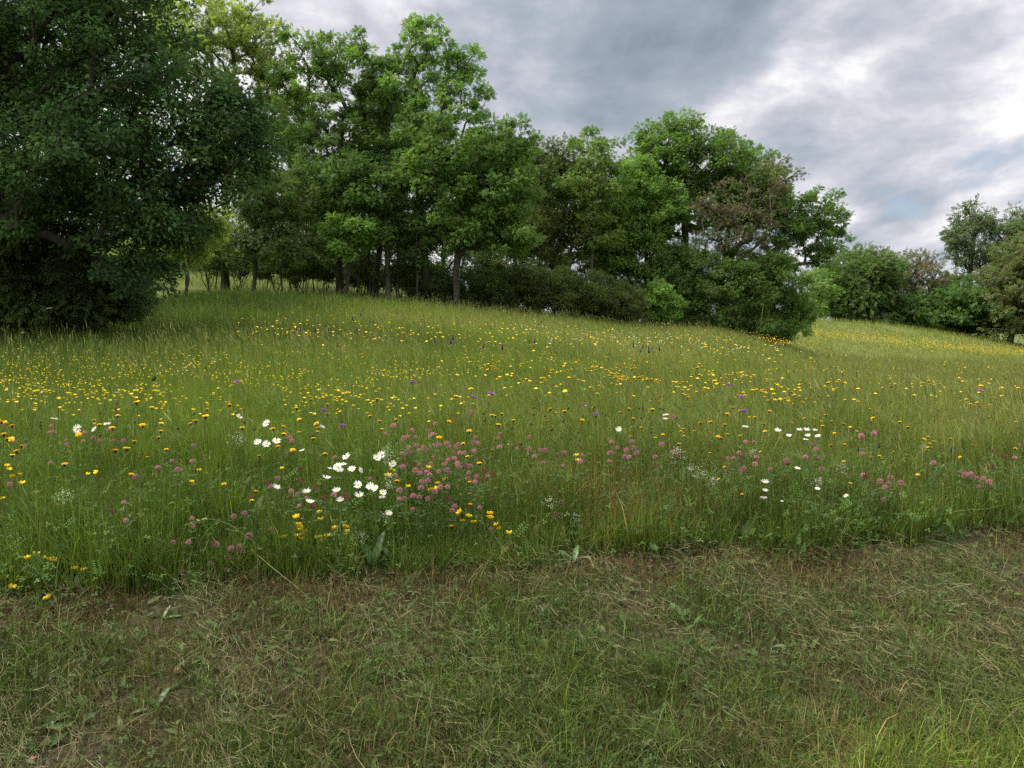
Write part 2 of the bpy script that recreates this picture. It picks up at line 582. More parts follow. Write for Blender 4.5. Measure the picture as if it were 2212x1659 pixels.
def _leaf_templates():
    T = {}
    # one lobed oak leaf, tip along +Y
    half = [(0.05, 0.0), (0.12, 0.18), (0.24, 0.26), (0.16, 0.36), (0.31, 0.50), (0.20, 0.58), (0.30, 0.74), (0.15, 0.84), (0.10, 0.98)]
    pts = [(x, y) for x, y in half] + [(0, 1.04)] + [(-x, y) for x, y in reversed(half)]
    V = np.array([(x, y, 0.10 * abs(x) - 0.12 * y * y) for x, y in pts])
    # split to quads either side of a midrib so that it bends cleanly
    n = len(half)
    mid = np.array([(0, y, -0.12 * y * y) for x, y in half])
    VV = np.concatenate((np.array([(x, y, 0.25 * x - 0.12 * y * y) for x, y in half]), mid,
                         np.array([(-x, y, 0.25 * x - 0.12 * y * y) for x, y in half])))
    F = [(i, i + 1, n + i + 1, n + i) for i in range(n - 1)] + [(n + i, n + i + 1, 2 * n + i + 1, 2 * n + i) for i in range(n - 1)]
    T['oak'] = (VV, np.array(F))
    # pinnate ash leaf: three pairs and a terminal leaflet, each a lozenge
    V, F = [], []

    def loz(c, d, L, W, zt):
        c, d = np.array(c, float), np.array(d, float)
        d = d / np.linalg.norm(d)
        s = np.array((d[1], -d[0], 0)) * W
        k = len(V)
        V.extend([c, c + d * L * 0.45 + s + (0, 0, zt * 0.3), c + d * L + (0, 0, zt), c + d * L * 0.45 - s + (0, 0, zt * 0.3)])
        F.append((k, k + 1, k + 2, k + 3))
    for y in (0.30, 0.52, 0.74):
        for sx in (-1, 1):
            loz((0, y, -0.10 * y), (sx * 0.85, 0.55, 0), 0.42, 0.12, -0.12)
    loz((0, 0.86, -0.1), (0, 1, 0), 0.42, 0.13, -0.14)
    T['ash'] = (np.array(V), np.array(F))
    # spray of simple leaves (hazel, elm, thorn)
    V, F = [], []
    for i, (y, sx) in enumerate(((0.15, 1), (0.35, -1), (0.55, 1), (0.75, -1), (0.85, 0.2))):
        loz((0, y, 0), (sx, 0.6, 0), 0.42, 0.15, -0.10)
    T['spray'] = (np.array(V), np.array(F))
    V, F = [], []
    loz((0, 0, 0), (0, 1, 0), 1.0, 0.36, -0.15)
    T['simple'] = (np.array(V), np.array(F))
    return T


LT = _leaf_templates()


def skeleton(root, lean_top, P, trunk_r, twig_r, nseg=7, forks=()):
    """trunk from root to lean_top, then a limb to every clump centre in P; returns nodes, parents, radii"""
    root, top = np.array(root, float), np.array(lean_top, float)
    nodes, par = [root], [-1]
    for k in range(1, nseg + 1):
        t = k / nseg
        w = 0.05 * np.linalg.norm(top - root) * np.array((math.sin(3.1 * t + root[0]), math.cos(2.3 * t + root[1]), 0)) * t
        nodes.append(root + (top - root) * t + w * 0.6 + rng.normal(0, 0.02, 3) * (1, 1, 0))
        par.append(len(nodes) - 2)
    nodes[0] = root
    order = np.argsort(np.linalg.norm((P - (root + top) / 2) * (1, 1, 0.8), axis=1))
    arr = np.array(nodes)
    cap = len(nodes) + len(P) * 4 + 8
    A = np.zeros((cap, 3))
    A[:len(nodes)] = arr
    cnt = len(nodes)
    par = par + [0] * (cap - cnt)
    path = np.zeros(cap)
    path[:cnt] = np.arange(cnt) / cnt * np.linalg.norm(top - root)
    hmin = root[2] + 0.25 * (top[2] - root[2])
    tips = np.zeros(len(P), int)
    for q in order:
        p = P[q]
        d = np.linalg.norm(A[:cnt] - p, axis=1)
        cost = d + 0.9 * np.maximum(0, A[:cnt, 2] - p[2] + 0.25 * d) + 0.22 * path[:cnt] + 50 * (A[:cnt, 2] < min(hmin, p[2] - 0.2)) * (A[:cnt, 2] < hmin)
        j = int(np.argmin(cost))
        a = A[j]
        L = d[j]
        m = max(2, min(4, int(L / 0.6) + 1))
        prev = j
        for k in range(1, m + 1):
            t = k / m
            c = a + (p - a) * t + np.array((0, 0, 0.10 * L)) * math.sin(math.pi * t) * (1 if k < m else 0)
            if k < m:
                c = c + rng.normal(0, 0.05 * L, 3)
            if cnt >= cap:
                break
            A[cnt] = c
            par[cnt] = prev
            path[cnt] = path[prev] + L / m
            prev = cnt
            cnt += 1
        tips[q] = prev
    A = A[:cnt]
    par = np.array(par[:cnt])
    load = np.zeros(cnt)
    load[tips] += 1
    for k in range(cnt - 1, 0, -1):
        load[par[k]] += load[k]
    r = twig_r * np.maximum(load, 0.6) ** 0.47
    r = np.minimum(r, trunk_r)
    for k in range(nseg + 1):
        r[k] = max(r[k], trunk_r * (1 - 0.55 * k / nseg))
    r[0] = trunk_r * 1.35
    return A, par, r


def limbs(mb, A, par, r, sides=5):
    k = np.arange(1, len(A))
    a, b = A[par[k]], A[k]
    ra, rb = np.minimum(r[par[k]], r[k] * 1.5), r[k]
    d = norm(b - a)
    ref = np.where(np.abs(d[:, 2:3]) > 0.8, np.array([[1.0, 0, 0]]), np.array([[0, 0, 1.0]]))
    x = norm(np.cross(d, ref))
    y = np.cross(d, x)
    th = np.arange(sides) * 2 * math.pi / sides
    ring = np.cos(th)[None, :, None] * x[:, None] + np.sin(th)[None, :, None] * y[:, None]
    V = np.concatenate((a[:, None] + ring * ra[:, None, None], (b + d * 0.3 * rb[:, None])[:, None] + ring * rb[:, None, None]), 1)
    j = np.arange(sides)
    T = np.stack((j, (j + 1) % sides, sides + (j + 1) % sides, sides + j), -1)
    F = (T[None] + (np.arange(len(k)) * 2 * sides)[:, None, None]).reshape(-1, 4)
    mb.add(V.reshape(-1, 3), F, (0.1, 0.1, 0.1))


def leaves(mb, P, cr, per, size, tmpl, cols, up=0.75, flat=0.7, droop=0.25, centre=None, var=0.22, tipbias=None):
    """leafy clumps round the points P"""
    n = len(P) * per
    own = np.repeat(np.arange(len(P)), per)
    off = rand_unit(n) * (rng.random(n) ** 0.45)[:, None]
    ps = np.repeat(rng.uniform(0.45, 1.5, len(P)) * cr, per)[:, None]
    off *= ps * np.array((1, 1, flat))
    pos = P[own] + off
    out = norm(off + 0.001)
    if centre is not None:
        out = norm(out + 0.6 * norm(pos - centre))
    fwd = norm(out * (1, 1, 0.6) + rng.normal(0, 0.45, (n, 3)) + np.array((0, 0, -droop)))
    nr = norm(np.array((0, 0, up)) + out * 0.45 + rng.normal(0, 0.45, (n, 3)))
    R = frames(fwd, nr)
    cols = np.asarray(cols, float)
    base = cols[rng.integers(0, len(cols), len(P))]
    C = base[own] * (1 + rng.normal(0, var * 0.6, len(P)))[own][:, None].clip(0.5, 1.6) * rng.uniform(1 - var, 1 + var, (n, 1))
    C = C * (1 + rng.normal(0, 0.06, (n, 3)))
    S = size * rng.uniform(0.7, 1.25, n)
    V, F = LT[tmpl]
    scatter(mb, V, F, pos, R, S, C.clip(0.01, 0.9))


def tree(name, label, cat, group, base, Y, blobs, dens=1.0, cr=0.45, per=22, size=0.30, tmpl='ash', cols=((0.075, 0.15, 0.03),),
         trunk_r=0.16, top=None, twig=0.011, bark=None, flat=0.7, droop=0.25, up=0.75, sides=5, stems=1, surf=0.42, leafm=None,
         bare=0.0, var=0.17, minh=0.35, upper=0.0):
    """base and blobs in the photograph's 2212 x 1659 frame at distance Y; blobs: (cx, cy, rx, ry[, depth offset m[, depth radius m]])"""
    bu, bv = base[0] * S22, base[1] * S22
    dens, per, trunk_r, up, size = dens * 2.0, int(per * (1.5 if Y > 60 else (3.0 if Y > 26 else 2.0))), trunk_r * 0.8, up * 0.5, size * (0.95 if Y > 60 else (0.64 if Y > 26 else 0.8))
    cols = np.asarray(cols) * (1.66, 1.43, 1.70)
    k = Y / FPX * S22                                   # metres per 2212-frame pixel at that distance
    X0 = Y * (bu - 512) / FPX
    Z0 = float(ground(X0, Y)) - 0.05
    root = np.array((X0, Y, Z0))
    pts, wts = [], []
    for b in blobs:
        cx, cy, rx, ry = b[:4]
        dy = b[4] if len(b) > 4 else 0.0
        rd = b[5] if len(b) > 5 else min(rx, ry) * k * 0.95
        yy = Y + dy
        s = yy / Y
        c = np.array((yy * (cx * S22 - 512) / FPX, yy, EYE + yy * ray_tan(cy * S22)))
        r = np.array((rx * k * s, rd, ry * k * s))
        n = max(4, int(dens * 1.5 * (r[0] * r[1] * r[2]) ** (2 / 3) / cr ** 2))
        d = rand_unit(n) * (rng.random(n) ** surf)[:, None]
        p = c + d * r
        g = ground(p[:, 0], p[:, 1])
        p = p[p[:, 2] > g + minh]
        pts.append(p)
    P = np.concatenate(pts)
    cen = P.mean(0)
    e = empty(name, root)
    tag(e, label, cat, group)
    if top is None:
        tp = np.array((X0 * 0.5 + cen[0] * 0.5, Y * 0.5 + cen[1] * 0.5, Z0 + 0.62 * (P[:, 2].max() - Z0)))
    else:
        tp = np.array((Y * (top[0] * S22 - 512) / FPX, Y + (top[2] if len(top) > 2 else 0), EYE + Y * ray_tan(top[1] * S22)))
    w = MB()
    if stems == 1:
        A, par, r = skeleton(root, tp, P, trunk_r, twig)
        limbs(w, A - root, par, r, sides)
    else:
        ang = rng.uniform(0, 6.28) + np.arange(stems) * 6.28 / stems
        own = np.argmin(np.linalg.norm((P[:, None, :2] - (cen[None, :2] + 0.8 * np.stack((np.cos(ang), np.sin(ang)), -1))[:, ][None]), axis=2), axis=1)
        for q in range(stems):
            Q = P[own == q]
            if len(Q) < 2:
                continue
            rt = root + np.array((math.cos(ang[q]), math.sin(ang[q]), 0)) * trunk_r * 2.2
            tq = Q.mean(0)
            tq = rt + (tq - rt) * 0.75
            A, par, r = skeleton(rt, tq, Q, trunk_r, twig)
            limbs(w, A - root, par, r, sides)
    w.build("trunk", bark or M_BARK, e, smooth=True)
    mb = MB()
    if bare > 0:
        P = P[rng.random(len(P)) > bare]
    leaves(mb, P - root, cr, per, size, tmpl, cols, up, flat, droop, cen - root, var)
    mb.build("crown", leafm or M_LEAF, e)
    return e


ASH = ((0.085, 0.165, 0.028), (0.075, 0.150, 0.030), (0.095, 0.180, 0.030), (0.070, 0.135, 0.032))
ASHY = ((0.17, 0.25, 0.045), (0.15, 0.22, 0.045), (0.13, 0.20, 0.04))
ASHL = ((0.105, 0.205, 0.035), (0.09, 0.185, 0.035), (0.12, 0.225, 0.04))
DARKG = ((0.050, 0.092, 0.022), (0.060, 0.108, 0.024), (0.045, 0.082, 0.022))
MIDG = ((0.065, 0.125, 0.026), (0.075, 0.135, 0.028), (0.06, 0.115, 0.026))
OLIVE = ((0.070, 0.112, 0.026), (0.062, 0.100, 0.024), (0.080, 0.124, 0.030))
BROWN = ((0.088, 0.092, 0.042), (0.085, 0.110, 0.04), (0.080, 0.130, 0.032), (0.095, 0.085, 0.048))
OAKC = ((0.035, 0.080, 0.022), (0.042, 0.092, 0.024), (0.032, 0.070, 0.022), (0.05, 0.105, 0.026))

# --- the big oak that reaches in from the left edge
tree("oak_tree", "huge dark oak with lobed leaves and long low limbs filling the left edge", "tree", None,
     (-130, 660), 14.0,
     [(30, 60, 330, 230, 0, 2.6), (250, 40, 190, 150, -0.3, 1.8), (390, 190, 150, 120, 0, 1.5), (500, 280, 105, 85, 0.2, 1.2), (565, 320, 55, 60, 0.2, .7), (550, 235, 50, 50, 0, .7),
      (250, 320, 250, 140, -0.5, 1.8), (460, 370, 105, 70, 0, 1.1), (330, 470, 130, 90, -0.4, 1.2), (150, 430, 190, 110, -0.2, 1.4),
      (290, 570, 110, 60, -0.3, .9), (60, -160, 330, 170, 0, 2.6), (-140, 250, 200, 300, 0, 2.4), (395, 470, 70, 55, 0.1, .8), (380, 400, 110, 80, .6, 1.2), (180, 260, 160, 110, .8, 1.5)],
     dens=1.35, cr=0.33, per=50, size=0.098, tmpl='oak', cols=OAKC, trunk_r=0.38, top=(-40, 230), twig=0.010, bark=M_BARKD, flat=0.6, leafm=M_OAK,
     var=0.25, surf=0.55, sides=6)
tree("hazel_bush", "olive leaved bush under the oak limbs at the left edge", "bush", None, (90, 680), 15.0,
     [(40, 560, 120, 110, 0, 1.2), (150, 560, 90, 100, 0, 1.0), (210, 620, 90, 60, 0, .9), (-60, 540, 130, 130, 0, 1.2), (270, 640, 60, 36, 0.3, .6), (60, 650, 120, 50, -.2, .8), (170, 660, 90, 40, -.2, .7), (-60, 650, 110, 60, 0, .8), (250, 660, 60, 34, 0, .6)],
     dens=1.5, cr=0.30, per=40, size=0.17, tmpl='spray', cols=((0.036, 0.066, 0.018), (0.032, 0.058, 0.018), (0.042, 0.074, 0.020)), trunk_r=0.05, stems=5, twig=0.008, bark=M_BARKD, minh=0.1, leafm=M_OAK)
tree("dark_bush", "small blackish green bush at the foot of the olive bush", "bush", None, (30, 670), 14.6,
     [(20, 650, 90, 40, 0, .6), (110, 670, 60, 30, 0, .5), (-60, 620, 80, 60, 0, .8), (30, 676, 110, 30, -.2, .5)],
     dens=1.5, cr=0.24, per=36, size=0.13, tmpl='spray', cols=DARKG, trunk_r=0.03, stems=4, twig=0.006, bark=M_BARKD, minh=0.08, leafm=M_OAK)
tree("maple_bush", "bright yellow green bush drooping beside the oak", "bush", None, (400, 600), 30.0,
     [(420, 500, 65, 55, 0, 1.4), (460, 480, 40, 45, 0, 1.0), (380, 540, 50, 40, 0, 1.0), (330, 520, 60, 60, 1, 1.4)],
     dens=1.5, cr=0.38, per=30, size=0.26, tmpl='spray', cols=ASHY, trunk_r=0.07, stems=3, twig=0.009, minh=0.7)
for k, (x, y, rx, ry, yy) in enumerate(((345, 590, 60, 26, 27), (285, 615, 60, 24, 22), (225, 640, 60, 26, 18))):
    tree("low_shrub", ("low dark shrub in the shade left of the thick trunk", "low dark shrub where the oak shade meets the grass",
                       "low shrub between the olive bush and the shaded grass")[k], "bush", None, (x, y + 14), yy, [(x, y, rx, ry, 0, 0.7)],
         dens=1.3, cr=0.3, per=30, size=0.17, tmpl='spray', cols=DARKG, trunk_r=0.03, stems=4, twig=0.006, bark=M_BARKD, minh=0.1)

tree("lime_tree", "tall dark tree filling the corner behind the oak", "tree", None, (-60, 620), 24.0,
     [(20, 60, 200, 170, 0, 2.6), (-120, 200, 200, 200, 0, 2.6), (120, 280, 170, 130, 0, 2.4), (30, 420, 200, 100, 0, 2.2), (220, 150, 130, 120, 0, 2.0), (240, 400, 110, 100, 0.5, 1.8), (-60, -120, 260, 160, 0, 3)],
     dens=0.8, cr=0.45, per=26, size=0.24, tmpl='spray', cols=DARKG, trunk_r=0.3, twig=0.013, bark=M_BARKD, leafm=M_OAK)

# --- the ash wood behind the meadow, tree by tree
tree("ash_tree", "airy yellow green ash rising behind the oak at upper left", "tree", "ash trees of the wood edge", (490, 606), 41.0,
     [(470, 90, 150, 110, 0, 2.6), (540, 60, 85, 75, 0, 1.8), (390, 60, 110, 110, 1, 2.2), (590, 150, 70, 80, 0, 1.6), (560, 230, 90, 70, 0, 1.8), (480, 330, 90, 70, 0, 1.8)],
     dens=0.34, cr=0.27, per=11, size=0.34, cols=ASHY, trunk_r=0.24, twig=0.015, top=(500, 250))
tree("ash_tree", "ash with a flat topped crown over two leaning trunks", "tree", "ash trees of the wood edge", (738, 612), 40.0,
     [(700, 110, 80, 62, 0, 1.7), (765, 130, 70, 60, 0, 1.6), (690, 210, 80, 70, 0, 1.8), (740, 300, 85, 70, 0, 1.8), (660, 300, 60, 60, 0, 1.4), (790, 220, 55, 60, 0.5, 1.4), (690, 400, 70, 60, 0, 1.5), (740, 420, 60, 50, 0, 1.3),
      (640, 160, 40, 60, 0, 1.2)],
     dens=0.40, cr=0.29, per=13, size=0.32, cols=ASH, trunk_r=0.24, twig=0.014, top=(735, 250))
tree("ash_tree", "slender ash between the flat topped crown and the tallest crown", "tree", "ash trees of the wood edge", (812, 616), 40.5,
     [(840, 130, 65, 55, 0, 1.4), (830, 220, 70, 80, 0, 1.6), (850, 320, 75, 70, 0, 1.7), (800, 330, 60, 60, 0, 1.5), (840, 430, 60, 60, 0, 1.4)],
     dens=0.40, cr=0.29, per=13, size=0.32, cols=ASH, trunk_r=0.19, twig=0.014, top=(838, 250))
tree("ash_tree", "tallest ash of the wood, its round top clear against the dark cloud", "tree", "ash trees of the wood edge", (925, 622), 40.0,
     [(925, 100, 58, 55, 0, 1.3), (965, 150, 85, 75, 0, 1.9), (1010, 210, 60, 62, 0, 1.4), (900, 200, 80, 80, 0, 1.8), (960, 260, 110, 62, 0, 2.0), (915, 60, 40, 22, 0, .7)],
     dens=0.33, cr=0.27, per=12, size=0.32, cols=ASHL, trunk_r=0.25, twig=0.014, top=(905, 230))
tree("ash_tree", "broad leafy ash below the tallest crown with drooping boughs", "tree", "ash trees of the wood edge", (985, 628), 38.5,
     [(960, 380, 120, 80, 0, 2.0), (1060, 330, 80, 70, 0, 1.8), (1080, 420, 80, 80, 0, 1.8), (1000, 470, 110, 70, 0, 1.9), (1105, 510, 55, 50, -.5, 1.2), (930, 300, 70, 60, 0, 1.5), (1115, 310, 40, 50, 0, 1.2)],
     dens=0.95, cr=0.42, per=24, size=0.32, cols=ASH, trunk_r=0.20, twig=0.013, top=(1000, 400))
tree("ash_tree", "dense dark ash in front of the twin trunks, hung with dead branches", "tree", "ash trees of the wood edge", (838, 622), 38.8,
     [(850, 420, 90, 75, 0, 1.8), (760, 400, 80, 75, 0, 1.7), (880, 500, 70, 60, 0, 1.5), (690, 410, 70, 70, 0, 1.6)],
     dens=0.85, cr=0.42, per=22, size=0.30, cols=((0.065, 0.13, 0.028), (0.06, 0.12, 0.03), (0.07, 0.14, 0.03)), trunk_r=0.19, twig=0.013, top=(835, 420))
tree("elder_tree", "small pale leaved tree spreading low over a leaning trunk", "tree", None, (748, 610), 37.6,
     [(755, 490, 60, 28, 0, 1.1), (700, 505, 45, 24, 0, .9), (800, 500, 40, 30, 0, .9), (750, 530, 60, 22, -.2, .8)],
     dens=1.25, cr=0.34, per=24, size=0.28, cols=ASHL, trunk_r=0.12, twig=0.010, top=(765, 520), bark=M_BARKD)
tree("thorn_tree", "drab grey green tree with fine twigs over the sunlit gap", "tree", None, (548, 604), 36.5,
     [(560, 450, 75, 70, 0, 1.6), (620, 430, 70, 70, 0.5, 1.6), (520, 520, 60, 36, 0, 1.1), (600, 520, 70, 40, 0, 1.2), (650, 540, 60, 36, 0, 1.0), (540, 380, 60, 50, 0, 1.4)],
     dens=1.05, cr=0.36, per=26, size=0.22, tmpl='spray', cols=OLIVE + DARKG, trunk_r=0.12, twig=0.010, bark=M_BARKD)
tree("ash_tree", "dull green ash behind the leafy boughs, beside the bright gap in the wood", "tree", "ash trees of the wood edge", (1160, 610), 44.0,
     [(1165, 360, 50, 65, 0, 1.6), (1190, 440, 60, 80, 0, 1.7), (1150, 520, 60, 60, 0, 1.5), (1230, 500, 50, 70, 0, 1.5), (1205, 345, 50, 45, 0, 1.3)],
     dens=0.85, cr=0.42, per=20, size=0.30, cols=((0.075, 0.115, 0.03), (0.07, 0.125, 0.03), (0.085, 0.12, 0.035)), trunk_r=0.15, twig=0.013)
tree("ash_tree", "narrow young ash on a thin bare trunk above the bramble thicket", "tree", "ash trees of the wood edge", (1276, 640), 43.0,
     [(1280, 330, 60, 50, 0, 1.5), (1260, 390, 70, 60, 0, 1.7), (1310, 400, 50, 60, 0, 1.4), (1290, 480, 50, 60, 0, 1.3)],
     dens=0.72, cr=0.38, per=18, size=0.30, cols=ASHY[1:] + ASH, trunk_r=0.12, twig=0.012, top=(1285, 390))
# second rank, darker, closing the wood behind
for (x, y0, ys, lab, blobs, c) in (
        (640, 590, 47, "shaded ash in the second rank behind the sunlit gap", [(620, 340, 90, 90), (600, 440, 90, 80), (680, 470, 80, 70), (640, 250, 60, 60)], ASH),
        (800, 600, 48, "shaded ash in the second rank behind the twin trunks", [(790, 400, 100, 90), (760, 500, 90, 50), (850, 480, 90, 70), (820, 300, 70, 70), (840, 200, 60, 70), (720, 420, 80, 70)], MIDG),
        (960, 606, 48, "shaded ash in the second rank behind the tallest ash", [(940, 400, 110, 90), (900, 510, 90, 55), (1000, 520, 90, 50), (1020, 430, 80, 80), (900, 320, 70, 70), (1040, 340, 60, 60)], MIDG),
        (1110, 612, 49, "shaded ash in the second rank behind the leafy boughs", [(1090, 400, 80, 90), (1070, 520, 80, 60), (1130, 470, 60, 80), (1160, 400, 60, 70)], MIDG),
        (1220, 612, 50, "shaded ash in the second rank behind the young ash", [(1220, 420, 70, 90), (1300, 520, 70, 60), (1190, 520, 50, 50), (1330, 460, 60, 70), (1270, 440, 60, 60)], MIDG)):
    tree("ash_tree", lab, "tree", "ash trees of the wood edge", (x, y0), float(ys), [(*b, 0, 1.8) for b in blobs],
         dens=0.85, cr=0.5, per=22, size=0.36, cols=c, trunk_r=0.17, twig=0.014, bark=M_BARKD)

# --- the clump at the right end of the wood
tree("ash_tree", "great domed ash, the highest crown right of the thicket", "tree", "ash trees of the right hand clump", (1480, 668), 47.0,
     [(1460, 290, 75, 45, 0, 1.6), (1530, 340, 120, 62, 0, 2.4), (1420, 360, 90, 70, 0, 2.0), (1600, 380, 90, 65, 0, 2.0), (1450, 440, 110, 70, 0, 2.2), (1390, 300, 26, 30, 0, .7), (1545, 430, 90, 70, 1, 2.0), (1640, 450, 60, 60, .6, 1.6), (1380, 420, 60, 50, 0, 1.4)],
     dens=1.0, cr=0.42, per=23, size=0.30, cols=ASH, trunk_r=0.26, twig=0.014, top=(1480, 400))
tree("ash_tree", "fresh green ash bough sweeping down left of the browned tree", "tree", "ash trees of the right hand clump", (1400, 676), 45.0,
     [(1365, 480, 85, 70, 0, 1.8), (1320, 535, 60, 56, 0, 1.5), (1375, 400, 60, 60, .3, 1.5), (1430, 450, 60, 50, 0, 1.4), (1400, 560, 80, 45, 0, 1.5), (1440, 590, 60, 40, -.4, 1.2)],
     dens=1.15, cr=0.38, per=26, size=0.30, cols=ASHL, trunk_r=0.14, twig=0.012)
tree("dying_ash", "browned half bare ash with grey limbs in the middle of the right clump", "tree", None, (1560, 690), 44.5,
     [(1570, 460, 85, 75, -.4, 1.6), (1620, 480, 75, 70, -.2, 1.5), (1560, 530, 70, 46, -.4, 1.3), (1650, 400, 55, 55, 0, 1.2), (1690, 370, 40, 40, 0, .8)],
     dens=0.75, cr=0.34, per=8, size=0.26, cols=BROWN, trunk_r=0.17, twig=0.020, top=(1560, 460), bare=0.12)
tree("ash_tree", "ash leaning out to the right over the field, arms against bright sky", "tree", "ash trees of the right hand clump", (1660, 700), 46.0,
     [(1770, 450, 50, 50, 0, 1.3), (1790, 510, 36, 40, 0, 1.0), (1740, 500, 50, 50, 0, 1.2), (1690, 500, 60, 60, 0, 1.5), (1690, 440, 45, 45, 0, 1.1), (1760, 560, 44, 22, 0, .8), (1660, 560, 60, 50, 0, 1.4)],
     dens=0.85, cr=0.36, per=19, size=0.28, cols=ASH, trunk_r=0.17, twig=0.013, top=(1680, 530))
tree("spindle_bush", "dark leafy shrub crowding the base of the browned ash", "bush", None, (1540, 722), 43.5,
     [(1520, 610, 90, 65, 0, 1.6), (1600, 625, 80, 65, 0, 1.5), (1480, 560, 60, 50, .4, 1.3), (1570, 570, 80, 45, .5, 1.4), (1650, 590, 60, 50, .4, 1.3), (1570, 690, 110, 36, -.3, 1.0), (1630, 705, 60, 30, -.4, .9), (1480, 660, 60, 40, 0, 1.0)],
     dens=1.2, cr=0.40, per=28, size=0.24, tmpl='spray', cols=MIDG, trunk_r=0.06, stems=5, twig=0.009, bark=M_BARKD, minh=0.1)
tree("maple_bush", "round mid green shrub closing the right end of the clump", "bush", None, (1690, 716), 45.0,
     [(1680, 620, 60, 60, 0, 1.5), (1720, 660, 44, 40, 0, 1.2), (1650, 670, 60, 44, 0, 1.2), (1700, 700, 60, 34, -.3, 1.0), (1660, 715, 60, 24, -.5, .9)],
     dens=1.3, cr=0.40, per=28, size=0.25, tmpl='spray', cols=ASH, trunk_r=0.06, stems=4, twig=0.009, minh=0.1)
tree("sapling", "bright sapling at the clump foot between thicket and browned ash", "bush", None, (1420, 690), 42.0,
     [(1430, 640, 40, 28, 0, .8), (1415, 684, 46, 22, 0, .7), (1395, 660, 32, 24, 0, .7), (1450, 670, 30, 20, 0, .6)],
     dens=1.3, cr=0.3, per=26, size=0.24, cols=ASHL, trunk_r=0.04, stems=3, twig=0.008, minh=0.1)
# bramble thicket along the wood foot
for (x, y, rx, ry, yy, lab, c) in (
        (950, 640, 70, 30, 39.5, "dark bramble mound below the leafy ash boughs", DARKG),
        (1050, 630, 70, 36, 40.0, "bramble mound at the centre of the wood foot", DARKG),
        (1130, 625, 60, 40, 40.5, "taller olive bramble mound with upright shoots", OLIVE),
        (1200, 635, 60, 42, 40.0, "olive bramble mound under the thin bare trunk", OLIVE),
        (1275, 650, 64, 44, 40.5, "broad olive bramble mound, widest of the thicket", OLIVE),
        (1340, 665, 50, 34, 41.0, "brownish bramble mound at the right end of the thicket", OLIVE + BROWN[:1])):
    tree("bramble_bush", lab, "bush", "brambles along the wood foot", (x, y + 40), yy, [(x, y - 12, rx, ry * 1.15, 0, 1.5), (x - rx * .5, y + 16, rx * .5, ry * .6, -.5, .8), (x + rx * .4, y + 20, rx * .5, ry * .5, -.6, .8)],
         dens=1.35, cr=0.30, per=30, size=0.20, tmpl='spray', cols=c, trunk_r=0.03, stems=5, twig=0.008, bark=M_BARKD, minh=0.05)
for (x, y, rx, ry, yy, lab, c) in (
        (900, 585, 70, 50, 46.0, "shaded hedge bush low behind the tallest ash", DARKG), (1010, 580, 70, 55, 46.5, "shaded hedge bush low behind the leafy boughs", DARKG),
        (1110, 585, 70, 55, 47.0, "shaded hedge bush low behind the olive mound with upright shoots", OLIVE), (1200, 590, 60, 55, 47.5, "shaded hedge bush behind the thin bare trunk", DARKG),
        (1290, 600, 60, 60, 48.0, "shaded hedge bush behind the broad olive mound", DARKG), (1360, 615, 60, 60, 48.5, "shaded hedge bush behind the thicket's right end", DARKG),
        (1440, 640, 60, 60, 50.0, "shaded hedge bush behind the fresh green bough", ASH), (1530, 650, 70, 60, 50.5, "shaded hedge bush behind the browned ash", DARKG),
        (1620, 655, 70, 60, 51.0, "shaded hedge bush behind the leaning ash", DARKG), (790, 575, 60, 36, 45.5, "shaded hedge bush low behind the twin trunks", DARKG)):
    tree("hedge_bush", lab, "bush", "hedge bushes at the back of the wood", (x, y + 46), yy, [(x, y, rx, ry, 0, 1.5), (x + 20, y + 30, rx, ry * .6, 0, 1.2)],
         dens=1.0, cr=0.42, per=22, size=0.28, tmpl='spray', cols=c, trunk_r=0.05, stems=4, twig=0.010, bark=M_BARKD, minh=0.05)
# undergrowth and thin stems along the left of the wood edge
for k in range(9):
    x = (455, 520, 600, 660, 700, 780, 860, 900, 640)[k]
    yv = (596, 598, 602, 604, 606, 612, 616, 618, 596)[k]
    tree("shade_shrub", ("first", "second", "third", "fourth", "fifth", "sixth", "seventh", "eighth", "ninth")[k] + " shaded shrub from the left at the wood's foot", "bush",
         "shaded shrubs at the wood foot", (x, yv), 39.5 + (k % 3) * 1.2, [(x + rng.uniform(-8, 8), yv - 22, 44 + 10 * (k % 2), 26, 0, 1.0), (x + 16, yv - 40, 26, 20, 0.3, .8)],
         dens=1.0, cr=0.30, per=22, size=0.22, tmpl='spray', cols=DARKG, trunk_r=0.025, stems=4, twig=0.008, bark=M_BARKD, minh=0.05)


